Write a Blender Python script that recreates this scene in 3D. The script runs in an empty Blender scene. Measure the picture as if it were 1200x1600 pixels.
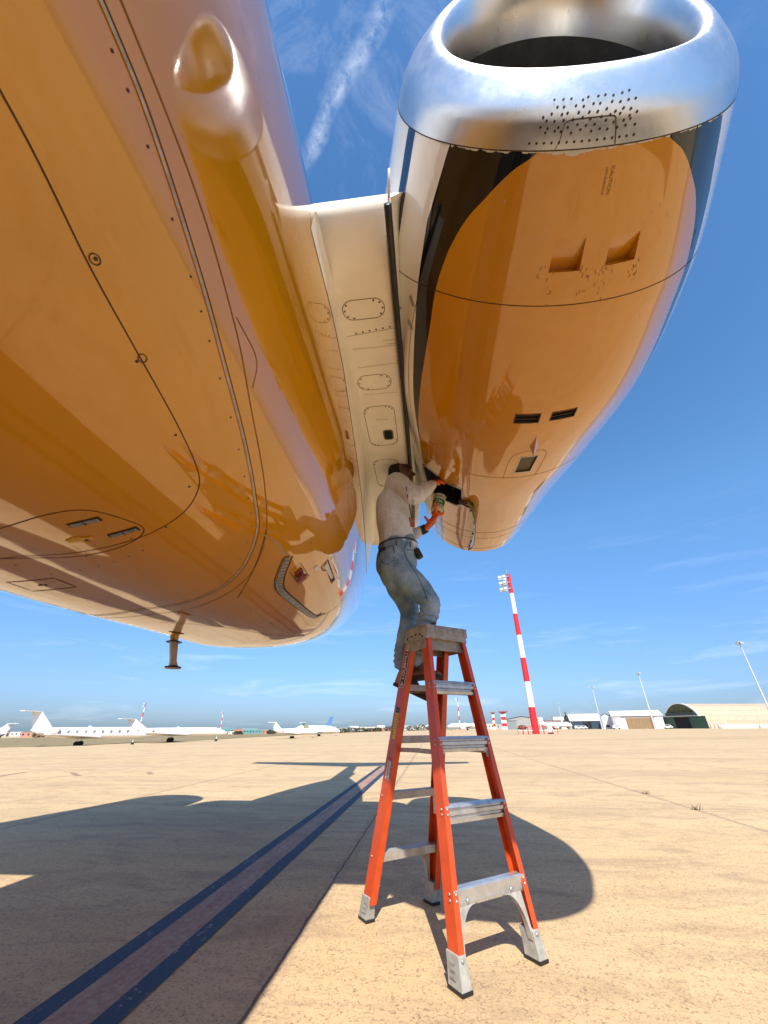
import bpy, bmesh, math, random
import numpy as np
from mathutils import Vector, Matrix, Quaternion
random.seed(7); rng = np.random.default_rng(7)
R = math.radians
SC = bpy.context.scene
COL = SC.collection

# ------------------------------------------------------------------ camera
H_CAM, PITCH, AZ, ROLL = 0.93, R(29.5), R(6.0), R(-0.5)
fh = Vector((-math.sin(AZ), math.cos(AZ), 0)); rt = Vector((math.cos(AZ), math.sin(AZ), 0)); zz = Vector((0, 0, 1))
fw = fh*math.cos(PITCH) + zz*math.sin(PITCH); up = -fh*math.sin(PITCH) + zz*math.cos(PITCH)
rr = rt*math.cos(ROLL) + up*math.sin(ROLL); uu = -rt*math.sin(ROLL) + up*math.cos(ROLL)
cd = bpy.data.cameras.new('camera'); cam = bpy.data.objects.new('camera', cd); COL.objects.link(cam)
M = Matrix.Identity(4)
for i in range(3): M[i][0] = rr[i]; M[i][1] = uu[i]; M[i][2] = -fw[i]
M[2][3] = H_CAM
cam.matrix_world = M
cd.sensor_fit = 'VERTICAL'; cd.sensor_height = 36; cd.lens = 13.5; cd.clip_start = 0.02; cd.clip_end = 9000
SC.camera = cam

# ------------------------------------------------------------------ sky, sun, exposure
SUNV = Vector((0.14, -0.86, 1.0)).normalized()
SUN_EL = math.asin(SUNV.z); SUN_ROT = math.atan2(SUNV.x, SUNV.y)
sl = bpy.data.lights.new('sun', 'SUN'); sl.energy = 4.6; sl.angle = R(0.5); sl.color = (1.0, 0.95, 0.86)
so = bpy.data.objects.new('sun', sl); COL.objects.link(so); so.rotation_euler = (-SUNV).to_track_quat('-Z', 'Y').to_euler()
W = bpy.data.worlds.new('World'); SC.world = W; W.use_nodes = True
wn, wl = W.node_tree.nodes, W.node_tree.links; wn.clear()
def N(nt, kind, **kw):
    n = nt.new(kind)
    for k, v in kw.items(): setattr(n, k, v)
    return n
def setin(n, **kw):
    for k, v in kw.items(): n.inputs[k.replace('_', ' ')].default_value = v
    return n
sky = N(wn, 'ShaderNodeTexSky', sky_type='NISHITA', sun_disc=False, sun_elevation=SUN_EL, sun_rotation=SUN_ROT,
        altitude=0, air_density=1.15, dust_density=0.55, ozone_density=2.6)
bg = N(wn, 'ShaderNodeBackground'); out = N(wn, 'ShaderNodeOutputWorld')
tc = N(wn, 'ShaderNodeTexCoord')
def wmath(op, a, b=None, clamp=False):
    n = N(wn, 'ShaderNodeMath', operation=op, use_clamp=clamp)
    for i, v in enumerate((a, b)):
        if v is None: continue
        if isinstance(v, (int, float)): n.inputs[i].default_value = v
        else: wl.new(v, n.inputs[i])
    return n.outputs[0]
def wdot(v):
    n = N(wn, 'ShaderNodeVectorMath', operation='DOT_PRODUCT'); wl.new(tc.outputs['Generated'], n.inputs[0]); n.inputs[1].default_value = v
    return n.outputs['Value']
p1, p2 = Vector((-.166, .281, .945)), Vector((-.007, .134, .991))
nn = p1.cross(p2).normalized(); along = nn.cross((p1+p2)/2).normalized(); mid = ((p1+p2)/2).normalized()
ns = N(wn, 'ShaderNodeTexNoise'); setin(ns, Scale=34.0, Detail=7.0, Roughness=0.68); wl.new(tc.outputs['Generated'], ns.inputs['Vector'])
nb = N(wn, 'ShaderNodeTexNoise'); setin(nb, Scale=9.0, Detail=3.0); wl.new(tc.outputs['Generated'], nb.inputs['Vector'])
dd = wmath('ADD', wdot(nn), wmath('MULTIPLY', wmath('SUBTRACT', nb.outputs['Fac'], 0.5), 0.05))
band = wmath('SUBTRACT', 1.0, wmath('DIVIDE', wmath('ABSOLUTE', dd), 0.019), True)
band = wmath('MULTIPLY', band, wmath('MULTIPLY', wmath('SUBTRACT', ns.outputs['Fac'], 0.36), 3.4, True))
band = wmath('MULTIPLY', band, wmath('GREATER_THAN', wdot(mid), 0.5))
lim = wmath('MULTIPLY', wmath('SUBTRACT', 0.15, wmath('ABSOLUTE', wmath('SUBTRACT', wdot(along), 0.0))), 22.0, True)
band = wmath('MULTIPLY', band, wmath('MULTIPLY', lim, 0.36))
mp = N(wn, 'ShaderNodeMapping'); mp.inputs['Scale'].default_value = (2.2, 2.2, 17); wl.new(tc.outputs['Generated'], mp.inputs['Vector'])
nc = N(wn, 'ShaderNodeTexNoise'); setin(nc, Scale=1.6, Detail=8.0, Roughness=0.62, Distortion=0.5); wl.new(mp.outputs[0], nc.inputs['Vector'])
wisp = wmath('MULTIPLY', wmath('SUBTRACT', nc.outputs['Fac'], 0.54), 1.7, True)
wisp = wmath('MULTIPLY', wisp, wmath('MULTIPLY', wmath('SUBTRACT', 0.42, wdot((0, 0, 1))), 3.0, True))
nd = N(wn, 'ShaderNodeTexNoise'); setin(nd, Scale=6.0, Detail=8.0, Roughness=0.7, Distortion=1.0); wl.new(tc.outputs['Generated'], nd.inputs['Vector'])
veil = wmath('MULTIPLY', wmath('MULTIPLY', wmath('SUBTRACT', nd.outputs['Fac'], 0.5), 1.2, True), wmath('MULTIPLY', wmath('SUBTRACT', wdot((0, 0, 1)), 0.8), 5, True))
cm = wmath('ADD', wmath('ADD', band, wmath('MULTIPLY', wisp, 0.6)), wmath('MULTIPLY', veil, 0.5), True)
hs = N(wn, 'ShaderNodeHueSaturation'); setin(hs, Saturation=1.24, Value=1.10); wl.new(sky.outputs[0], hs.inputs['Color'])
mx = N(wn, 'ShaderNodeMix', data_type='RGBA'); wl.new(cm, mx.inputs['Factor']); hz = N(wn, 'ShaderNodeMapRange'); hz.inputs['From Min'].default_value = 0.0; hz.inputs['From Max'].default_value = 0.42; hz.inputs['To Min'].default_value = .85; hz.inputs['To Max'].default_value = 0.0; wl.new(wdot((0, 0, 1)), hz.inputs['Value'])
tint = N(wn, 'ShaderNodeMix', data_type='RGBA', blend_type='MULTIPLY'); wl.new(hz.outputs[0], tint.inputs['Factor']); wl.new(hs.outputs[0], tint.inputs['A']); tint.inputs['B'].default_value = (.10, .25, .66, 1)
wl.new(tint.outputs['Result'], mx.inputs['A']); mx.inputs['B'].default_value = (7.2, 7.6, 8.2, 1)
wl.new(mx.outputs['Result'], bg.inputs['Color']); bg.inputs['Strength'].default_value = 0.12; wl.new(bg.outputs[0], out.inputs[0])
SC.view_settings.view_transform = 'Standard'; SC.view_settings.look = 'None'; SC.view_settings.gamma = 1; SC.view_settings.exposure = 0.70
try:
    SC.cycles.max_bounces = 10; SC.cycles.diffuse_bounces = 6; SC.cycles.glossy_bounces = 5
    SC.cycles.caustics_reflective = False; SC.cycles.sample_clamp_indirect = 8
except Exception: pass

# ------------------------------------------------------------------ material helpers
MATS = {}
class NT:
    def __init__(s, name):
        s.m = bpy.data.materials.new(name); s.m.use_nodes = True; s.n = s.m.node_tree.nodes; s.l = s.m.node_tree.links
        s.b = s.n['Principled BSDF']
    def add(s, k, **kw): return N(s.n, k, **kw)
    def put(s, sock, v):
        if isinstance(v, (int, float, tuple)): sock.default_value = v
        else: s.l.new(v, sock)
    def math(s, op, a, b=None, clamp=False):
        n = s.add('ShaderNodeMath', operation=op, use_clamp=clamp); s.put(n.inputs[0], a)
        if b is not None: s.put(n.inputs[1], b)
        return n.outputs[0]
    def mix(s, f, a, b):
        n = s.add('ShaderNodeMix', data_type='RGBA'); s.put(n.inputs['Factor'], f)
        s.put(n.inputs['A'], a if not isinstance(a, tuple) or len(a) == 4 else a+(1,)); s.put(n.inputs['B'], b if not isinstance(b, tuple) or len(b) == 4 else b+(1,))
        return n.outputs['Result']
    def coord(s, kind='Object', scale=None):
        t = s.add('ShaderNodeTexCoord'); o = t.outputs[kind]
        if scale:
            m = s.add('ShaderNodeMapping'); m.inputs['Scale'].default_value = scale; s.l.new(o, m.inputs['Vector']); o = m.outputs[0]
        return o
    def noise(s, scale, detail=5, rough=.6, vec=None, dist=0):
        n = s.add('ShaderNodeTexNoise'); setin(n, Scale=float(scale), Detail=float(detail), Roughness=rough, Distortion=float(dist))
        if vec is not None: s.l.new(vec, n.inputs['Vector'])
        return n.outputs['Fac']
    def ramp(s, v, a, b):   # linear step a..b -> 0..1
        n = s.add('ShaderNodeMapRange'); n.clamp = True; s.put(n.inputs['Value'], v); n.inputs['From Min'].default_value = a; n.inputs['From Max'].default_value = b
        return n.outputs[0]
    def bump(s, h, strength, dist=.01):
        n = s.add('ShaderNodeBump'); n.inputs['Strength'].default_value = strength; n.inputs['Distance'].default_value = dist
        s.l.new(h, n.inputs['Height']); s.l.new(n.outputs[0], s.b.inputs['Normal'])
def c4(c): return tuple(c)+(1.0,)
def simple(name, col, rough=.5, metal=0.0, coat=0.0, var=.18, scale=9, bump=0.0, bscale=60, dark=.6, ior=1.5):
    if name in MATS: return MATS[name]
    t = NT(name); v = t.coord()
    f = t.ramp(t.noise(scale, 6, .65, v), .35, .7)
    d = tuple(max(0, x*(1-var)) for x in col); l = tuple(min(1, x*(1+var*.6)) for x in col)
    t.l.new(t.mix(f, d, l), t.b.inputs['Base Color'])
    r = t.math('ADD', t.math('MULTIPLY', t.noise(scale*2.3, 4, .6, v), .16), rough-.08, True); t.l.new(r, t.b.inputs['Roughness'])
    setin(t.b, Metallic=metal, IOR=ior); t.b.inputs['Coat Weight'].default_value = coat; t.b.inputs['Coat Roughness'].default_value = .03
    if bump: t.bump(t.noise(bscale, 4, .6, v), bump, .004)
    MATS[name] = t.m; return t.m

# ------------------------------------------------------------------ object helpers
def link(o, parent=None):
    COL.objects.link(o)
    if parent is not None: o.parent = parent
    return o
def tag(o, label=None, cat=None, group=None, kind=None):
    if label: o['label'] = label
    if cat: o['category'] = cat
    if group: o['group'] = group
    if kind: o['kind'] = kind
    return o
def thing(name, label, cat, loc=(0, 0, 0), rz=0, group=None):
    o = bpy.data.objects.new(name, None); o.empty_display_size = .2; link(o); o.location = loc; o.rotation_euler = (0, 0, rz)
    return tag(o, label, cat, group)
def mesh_obj(name, verts, faces, mat, parent=None, smooth=False, uvs=None, fmat=None):
    me = bpy.data.meshes.new(name); me.from_pydata([tuple(map(float, v)) for v in verts], [], faces)
    for m in (mat if isinstance(mat, (list, tuple)) else [mat]): me.materials.append(m)
    if fmat is not None: me.polygons.foreach_set('material_index', fmat)
    if smooth: me.polygons.foreach_set('use_smooth', [True]*len(me.polygons))
    if uvs is not None:
        uv = me.uv_layers.new(name='surface').data
        for lp in me.loops: uv[lp.index].uv = uvs[lp.vertex_index]
    me.update()
    return link(bpy.data.objects.new(name, me), parent)
class MB:
    def __init__(s): s.v = []; s.f = []
    def add(s, vs, fs):
        o = len(s.v); s.v += [tuple(map(float, v)) for v in vs]; s.f += [tuple(i+o for i in f) for f in fs]; return s
    def box(s, c, size, rz=0, ax=None, taper=1.0):
        c = np.array(c, float)
        if ax is None: ax = (np.array((math.cos(rz), math.sin(rz), 0)), np.array((-math.sin(rz), math.cos(rz), 0)), np.array((0, 0, 1.)))
        vs = []
        for k in (-1, 1):
            q = taper if k > 0 else 1
            for i, j in ((-1, -1), (1, -1), (1, 1), (-1, 1)):
                vs.append(c + ax[0]*i*size[0]/2*q + ax[1]*j*size[1]/2*q + ax[2]*k*size[2]/2)
        return s.add(vs, [(3, 2, 1, 0), (4, 5, 6, 7), (0, 1, 5, 4), (1, 2, 6, 5), (2, 3, 7, 6), (3, 0, 4, 7)])
    def tube(s, pts, rad, n=12, cap=True, upv=(0, 0, 1), sq=None):
        pts = [np.array(p, float) for p in pts]; rad = rad if isinstance(rad, list) else [rad]*len(pts)
        vs = []; prev = None
        for i, p in enumerate(pts):
            t = pts[min(i+1, len(pts)-1)]-pts[max(i-1, 0)]; t = t/(np.linalg.norm(t)+1e-12)
            if prev is None:
                u = np.array(upv, float)
                if abs(u@t) > .95: u = np.array((1., 0, 0)) if abs(t[0]) < .9 else np.array((0, 1., 0))
            else: u = prev
            u = u-(u@t)*t; u /= np.linalg.norm(u); prev = u; w = np.cross(t, u)
            r = rad[i]; ru, rw = (r if isinstance(r, (tuple, list)) else (r, r))
            for k in range(n):
                a = 2*math.pi*k/n; vs.append(p+u*ru*math.cos(a)+w*rw*math.sin(a))
        fs = [(i*n+k, i*n+(k+1) % n, (i+1)*n+(k+1) % n, (i+1)*n+k) for i in range(len(pts)-1) for k in range(n)]
        if cap: fs += [tuple(range(n))[::-1], tuple(range((len(pts)-1)*n, len(pts)*n))]
        return s.add(vs, fs)
    def lathe(s, c, prof, n=24, ax=None):
        c = np.array(c, float); ax = ax or (np.array((1., 0, 0)), np.array((0, 1., 0)), np.array((0, 0, 1.)))
        vs = [c+ax[0]*r*math.cos(2*math.pi*k/n)+ax[1]*r*math.sin(2*math.pi*k/n)+ax[2]*z for r, z in prof for k in range(n)]
        m = len(prof)
        fs = [(i*n+k, i*n+(k+1) % n, (i+1)*n+(k+1) % n, (i+1)*n+k) for i in range(m-1) for k in range(n)]
        if prof[0][0] > 1e-4: fs.append(tuple(range(n))[::-1])
        if prof[-1][0] > 1e-4: fs.append(tuple(range((m-1)*n, m*n)))
        return s.add(vs, fs)
    def sphere(s, c, r, n=12, m=8):
        r = r if isinstance(r, (tuple, list)) else (r, r, r); c = np.array(c, float); vs = []
        for i in range(m+1):
            th = math.pi*i/m
            for k in range(n):
                a = 2*math.pi*k/n; vs.append(c+np.array((r[0]*math.sin(th)*math.cos(a), r[1]*math.sin(th)*math.sin(a), r[2]*math.cos(th))))
        return s.add(vs, [(i*n+k, (i+1)*n+k, (i+1)*n+(k+1) % n, i*n+(k+1) % n) for i in range(m) for k in range(n)])
    def prism(s, poly, ax, org, d0, d1):   # poly in (ax0, ax1) plane extruded along ax2
        org = np.array(org, float); n = len(poly)
        vs = [org+ax[0]*p[0]+ax[1]*p[1]+ax[2]*d for d in (d0, d1) for p in poly]
        return s.add(vs, [tuple(range(n))[::-1], tuple(range(n, 2*n))]+[(i, (i+1) % n, n+(i+1) % n, n+i) for i in range(n)])
    def build(s, name, mat, parent=None, smooth=False, bevel=0, autos=None):
        o = mesh_obj(name, s.v, s.f, mat, parent, smooth)
        bm = bmesh.new(); bm.from_mesh(o.data); bmesh.ops.recalc_face_normals(bm, faces=bm.faces)
        if bevel:
            es = [e for e in bm.edges if e.is_manifold and e.calc_face_angle(0) > .5]
            bmesh.ops.bevel(bm, geom=es, offset=bevel, segments=2, affect='EDGES', profile=.6)
        if autos is not None:
            for e in bm.edges: e.smooth = not (e.is_manifold and e.calc_face_angle(0) > autos)
            for f in bm.faces: f.smooth = True
        bm.to_mesh(o.data); bm.free(); return o
def evaluate(o, mods):
    for kind, kw in mods:
        m = o.modifiers.new(kind, kind)
        for k, v in kw.items(): setattr(m, k, v)
    dg = bpy.context.evaluated_depsgraph_get(); dg.update()
    me = bpy.data.meshes.new_from_object(o.evaluated_get(dg)); old = o.data; o.modifiers.clear(); me.name = o.name
    if not len(me.materials):
        for m in old.materials: me.materials.append(m)
    o.data = me
    me.polygons.foreach_set('use_smooth', [True]*len(me.polygons))
    return o
def split(o, join=None):
    """one object per separate piece of a part that was modelled in one go"""
    me = o.data; nv = len(me.vertices); par = list(range(nv))
    def find(a):
        while par[a] != a: par[a] = par[par[a]]; a = par[a]
        return a
    for p in me.polygons:
        v = p.vertices; r = find(v[0])
        for k in v[1:]: par[find(k)] = r
    comp = {}
    for p in me.polygons: comp.setdefault(find(p.vertices[0]), []).append(p)
    if len(comp) < 2: return [o]
    outp = []
    for ps in comp.values():
        idx = {}; fs = []
        for p in ps: fs.append(tuple(idx.setdefault(v, len(idx)) for v in p.vertices))
        vs = [me.vertices[v].co[:] for v in idx]
        n = mesh_obj(o.name.split('.')[0], vs, fs, list(me.materials), None, ps[0].use_smooth); n.parent = o.parent; n.matrix_parent_inverse = o.matrix_parent_inverse; outp.append(n)
    bpy.data.objects.remove(o); return outp
def text_mesh(name, s, size, mat, parent, origin, xa, ya, extrude=.0006, bold=0.0, align='CENTER'):
    cu = bpy.data.curves.new(name, 'FONT'); cu.body = s; cu.size = size; cu.extrude = extrude; cu.offset = bold; cu.align_x = align; cu.align_y = 'CENTER'
    o = bpy.data.objects.new(name, cu); COL.objects.link(o)
    dg = bpy.context.evaluated_depsgraph_get(); dg.update(); me = bpy.data.meshes.new_from_object(o.evaluated_get(dg))
    bpy.data.objects.remove(o)
    xa = Vector(xa).normalized(); ya = Vector(ya).normalized(); za = xa.cross(ya)
    mt = Matrix.Identity(4)
    for i in range(3): mt[i][0] = xa[i]; mt[i][1] = ya[i]; mt[i][2] = za[i]; mt[i][3] = origin[i]
    me.transform(mt); me.materials.clear(); me.materials.append(mat); me.name = name
    return link(bpy.data.objects.new(name, me), parent)

# ------------------------------------------------------------------ ground
def sstep(x): x = np.clip(x, 0, 1); return x*x*(3-2*x)
def ground_z(x, y):
    r = np.hypot(x, y); az = np.degrees(np.arctan2(x, y))
    return -3.2*sstep((r-22)/170)*sstep((10-az)/42)*sstep((np.abs(az) < 140)*1.0)
def make_ground():
    rad = [0.0]+list(np.geomspace(1.0, 3500, 60)); na = 180; vs = [(0, 0, 0)]; fs = []
    for r in rad[1:]:
        for k in range(na):
            a = 2*math.pi*k/na; x, y = r*math.sin(a), r*math.cos(a); vs.append((x, y, float(ground_z(x, y))))
    for k in range(na): fs.append((0, 1+(k+1) % na, 1+k))
    for i in range(len(rad)-2):
        for k in range(na):
            a = 1+i*na+k; b = 1+i*na+(k+1) % na; fs.append((a, b, b+na, a+na))
    t = NT('concrete'); v = t.coord()
    big = t.noise(.35, 6, .6, v, .6); vs2 = t.coord('Object', (1.0, 2.6, 1.0)); streak = t.noise(1.3, 8, .68, vs2, 1.2)
    vs3 = t.coord('Object', (.12, .9, 1.0)); sweep = t.noise(.8, 6, .65, vs3, .5)
    col = t.mix(t.ramp(big, .3, .7), (.53, .368, .185), (.61, .435, .235))
    col = t.mix(t.math('MULTIPLY', t.ramp(streak, .47, .68), .62), col, (.27, .18, .11))
    col = t.mix(t.math('MULTIPLY', t.ramp(sweep, .47, .66), .42), col, (.31, .215, .13))
    fine = t.noise(75, 5, .72, v, .8); fine2 = t.noise(22, 6, .7, v, .5)
    spot = t.math('MULTIPLY', t.ramp(fine, .50, .60), t.ramp(fine2, .38, .56))
    col = t.mix(t.math('MULTIPLY', spot, .85), col, (.17, .10, .06))
    col = t.mix(t.math('MULTIPLY', t.ramp(t.noise(140, 3, .6, v), .52, .7), .35), col, (.62, .50, .34))
    sep = t.add('ShaderNodeSeparateXYZ'); t.l.new(v, sep.inputs[0])
    wob = t.math('MULTIPLY', t.math('SUBTRACT', t.noise(3, 6, .7, v), .5), .045)
    def joint(axis, off, sp, w):
        p = t.math('ADD', t.math('SUBTRACT', sep.outputs[axis], off), wob)
        m = t.math('PINGPONG', p, sp/2) if False else t.math('ABSOLUTE', t.math('SUBTRACT', t.math('MODULO', t.math('ADD', p, sp*400.5), sp), sp/2))
        return t.math('LESS_THAN', m, w)
    j = t.math('MAXIMUM', t.math('MULTIPLY', joint('X', -.76, 4.06, .008), t.ramp(fine2, .30, .42)), t.math('MULTIPLY', joint('Y', 6.6, 5.5, .007), t.ramp(t.noise(2.3, 5, .7, v), .44, .60)))
    col = t.mix(t.math('MULTIPLY', j, .82), col, (.05, .035, .028))
    oil = t.math('MULTIPLY', t.ramp(t.noise(1.1, 3, .5, t.coord('Object', (1, 1.4, 1)), .8), .70, .74), t.ramp(fine2, .35, .6)); col = t.mix(t.math('MULTIPLY', oil, .5), col, (.12, .085, .06))
    # soft darker wear alongside joints and old rubber marks on the far apron
    jw = t.math('MAXIMUM', joint('X', -.76, 4.06, .06), joint('Y', 6.6, 5.5, .05))
    col = t.mix(t.math('MULTIPLY', jw, t.math('MULTIPLY', t.ramp(fine2, .38, .6), .35)), col, (.26, .18, .12))
    rub = t.noise(1, 5, .6, t.coord('Object', (.012, .10, 1.0)), 1.5)
    col = t.mix(t.math('MULTIPLY', t.ramp(rub, .55, .64), .36), col, (.24, .165, .11))
    t.l.new(col, t.b.inputs['Base Color']); setin(t.b, Roughness=.9)
    hgt = t.math('SUBTRACT', t.math('ADD', fine, t.math('MULTIPLY', fine2, .5)), t.math('MULTIPLY', j, 2.0)); t.bump(hgt, .35, .006)
    o = mesh_obj('apron', vs, fs, t.m, None, True); tag(o, kind='structure')
make_ground()

def strip(name, x0, x1, y0, y1, z, mat, n=40):
    vs = []; fs = []
    for i in range(n+1):
        y = y0+(y1-y0)*i/n; vs += [(x0, y, z), (x1, y, z)]
    fs = [(2*i, 2*i+1, 2*i+3, 2*i+2) for i in range(n)]
    return tag(mesh_obj(name, vs, fs, mat), kind='structure')
def worn_paint(name, col, thr=.36, edge=.10, under=(.40, .295, .18)):
    t = NT(name); v = t.coord(); sv = t.coord('Object', (6, 1.0, 1))
    f = t.math('ADD', t.math('MULTIPLY', t.noise(28, 6, .75, v), .6), t.math('MULTIPLY', t.noise(2.4, 5, .7, sv), .4))
    m = t.ramp(f, thr, thr+edge)
    var = t.mix(t.noise(5, 5, .6, v), tuple(x*.75 for x in col), tuple(min(1, x*1.3) for x in col))
    t.l.new(t.mix(m, under, var), t.b.inputs['Base Color']); setin(t.b, Roughness=.7); t.bump(t.noise(75, 5, .7, v), .3, .005)
    return t.m
navy_paint = worn_paint('navy line paint', (.014, .026, .062), .34, .10)
red_paint = worn_paint('faded red line paint', (.27, .115, .075), .38, .2)
strip('taxi_line_stripe', -1.590, -1.492, -4, 13.2, .004, navy_paint)
strip('taxi_line_stripe', -1.305, -1.203, -4, 13.2, .004, navy_paint)
strip('taxi_line_centre', -1.4915, -1.3055, -4, 13.2, .004, red_paint)
for (x0, y0, x1, y1) in ((-10.6, 10.2, -10.9, 11.3), (-8.6, 10.4, -9.5, 11.2), (-7.0, 10.8, -7.4, 11.3)):
    n_ = Vector((y1-y0, -(x1-x0), 0)).normalized()*.06
    tag(mesh_obj('faded_paint_mark', [(x0-n_.x, y0-n_.y, .004), (x0+n_.x, y0+n_.y, .004), (x1+n_.x, y1+n_.y, .004), (x1-n_.x, y1-n_.y, .004)], [(0, 1, 2, 3)], red_paint), kind='structure')
def grass_strip():
    # dry verge beyond the left apron: near edge follows the pavement
    t = NT('dry grass'); v = t.coord()
    col = t.mix(t.ramp(t.noise(.06, 6, .7, v), .35, .65), (.20, .14, .055), (.12, .11, .04)); col = t.mix(t.ramp(t.noise(.8, 5, .7, v), .4, .65), col, (.30, .22, .11))
    t.l.new(col, t.b.inputs['Base Color']); setin(t.b, Roughness=.95)
    azs = np.linspace(-75, 3, 79); vs = []; fs = []
    near = lambda a: np.interp(a, [-75, -46, -29, -18, -6, 3], [150, 170, 232, 330, 470, 560])
    for a in azs:
        for q in range(6):
            r = near(a)+q/5*(np.interp(a, [-75, -46, -20, 3], [330, 330, 300, 260])-0); x, y = r*math.sin(R(a)), r*math.cos(R(a))
            vs.append((x, y, float(ground_z(x, y))+.05+.15*(0 < q < 5)+.12*rng.random()))
    for i in range(len(azs)-1):
        for q in range(5):
            k = i*6+q; fs.append((k, k+6, k+7, k+1))
    tag(mesh_obj('grass_verge', vs, fs, t.m, None, True), kind='structure')
grass_strip()
# ------------------------------------------------------------------ gold business jet (the aircraft being serviced)
# world axes: +Y runs aft along the fuselage, +X is the port side, metres
XF, ZF, A0, B0, NEXP = -1.528, 2.731, 1.137, 1.208, 2.586
PX = 2/NEXP
def fus(y, a):
    y = np.asarray(y, float); a = np.asarray(a, float)
    up_ = np.minimum(.17*np.maximum(0, y-3.014)**1.6, 1.75*B0)
    sa = A0-np.minimum(.062*np.maximum(0, y-1.676)**1.5+.05*np.maximum(0, y-5)**2, A0*.9)
    top = ZF+B0-.10*np.maximum(0, y-4)**1.3*.6; bot = ZF-B0+up_
    nose = np.clip((-9.5-y)/8.5, 0, 1); sc = np.sqrt(np.maximum(1-nose**2.1, .0004))
    zc = (top+bot)/2-.35*nose**2; b = np.maximum((top-bot)/2, .05)*sc; sa = sa*sc
    fair = .20/(1+np.exp((y-2.401)/.3))/(1+np.exp((-6.5-y)/.5))
    c, s = np.cos(a), np.sin(a)
    X = np.sign(s)*np.abs(s)**PX; Z = -np.sign(c)*np.abs(c)**PX
    w = np.clip(-Z+.3, 0, 1.3); w = w*w*(3-2*np.clip(w, 0, 1))*.8 if False else np.clip(-Z+.3, 0, 1)**1.3
    w2 = (np.clip(-X, 0, 1)*np.clip(-Z, 0, 1))**1.2*fair/.20
    return np.stack([XF+sa*X*np.where(X < 0, 1-.05*X*X, 1.0)-.10*w2, y+0*a, zc+b*Z-.15*w2], -1)
NP = [0.7371, 0.498, 3.5274, -0.0206, -0.0682, 3.6595]
NK = np.array([0.0, .03, .12, .35, .8, 1.3, 2.0, 2.7, 3.6595]); NR = np.array([.560, 0.6084, 0.7037, 0.7843, 0.8953, 0.9336, 0.8517, 0.7276, 0.6015])
def cub(x, xs, ys):
    x = np.asarray(x, float); h = np.diff(xs); d = np.diff(ys)/h; m = np.zeros(len(xs))
    for i in range(1, len(xs)-1): m[i] = 0 if d[i-1]*d[i] <= 0 else 2*d[i-1]*d[i]/(d[i-1]+d[i])
    m[0] = d[0]*1.6; m[-1] = d[-1]
    k = np.clip(np.searchsorted(xs, x)-1, 0, len(h)-1); t = (x-xs[k])/h[k]; hh = h[k]
    return (2*t**3-3*t**2+1)*ys[k]+(t**3-2*t**2+t)*hh*m[k]+(-2*t**3+3*t**2)*ys[k+1]+(t**3-t**2)*hh*m[k+1]
AXN = np.array([math.sin(NP[3])*math.cos(NP[4]), math.cos(NP[3])*math.cos(NP[4]), math.sin(NP[4])])
SN = np.cross(AXN, [0, 0, 1.]); SN /= np.linalg.norm(SN); UN = np.cross(SN, AXN)
def nac_r(t): return cub(t, NK, NR)
def nac_at(t, th, r):
    t = np.asarray(t, float); a = np.asarray(th, float)-math.pi/2; r = np.asarray(r, float)
    u1 = np.sin(a); t = t-.070*r*(1+u1)**2*np.clip(1-t/.7, 0, 1.2)+.022*np.clip(1-t/.2, 0, 1)*(.5-.5*u1)      # raked intake face
    r = r*np.where(np.cos(a) < 0, 1-.03*np.cos(a)**2, 1.0)
    return np.array(NP[:3])+t[..., None]*AXN+r[..., None]*(np.cos(a)[..., None]*SN+np.sin(a)[..., None]*UN)
def nac(t, th): return nac_at(t, th, nac_r(t))
def mirror(fn):
    def f(*a):
        p = fn(*a); p = np.array(p); p[..., 0] = 2*XF-p[..., 0]; return p
    return f
def normals(fn, u, v, inside):
    e = 1e-3; p = fn(u, v); n = np.cross(fn(u+e, v)-fn(u-e, v), fn(u, v+e)-fn(u, v-e)); n /= (np.linalg.norm(n, axis=-1, keepdims=True)+1e-12)
    s = np.sign(((p-inside(p))*n).sum(-1, keepdims=True)); return p, n*s
def f_in(p): q = np.array(p); q[..., 0] = XF; q[..., 2] = ZF+.3; return q
def n_in(p):
    q = np.array(p); t = ((q-np.array(NP[:3]))@AXN); return np.array(NP[:3])+t[..., None]*AXN
def m_in(p):
    q = np.array(p); q[..., 0] = 2*XF-q[..., 0]; q = n_in(q); q[..., 0] = 2*XF-q[..., 0]; return q
def smoothline(pts, n=10, closed=False):
    P = [np.array(p, float) for p in pts]; L = len(P); o = []
    rng_ = range(L if closed else L-1)
    for i in rng_:
        p0 = P[(i-1) % L] if closed or i > 0 else 2*P[0]-P[1]; p1_ = P[i]; p2_ = P[(i+1) % L]
        p3 = P[(i+2) % L] if closed or i+2 < L else 2*P[-1]-P[-2]
        for k in range(n):
            t = k/n; o.append(.5*((2*p1_)+(-p0+p2_)*t+(2*p0-5*p1_+4*p2_-p3)*t*t+(-p0+3*p1_-3*p2_+p3)*t**3))
    if not closed: o.append(P[-1])
    return np.array(o)
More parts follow.
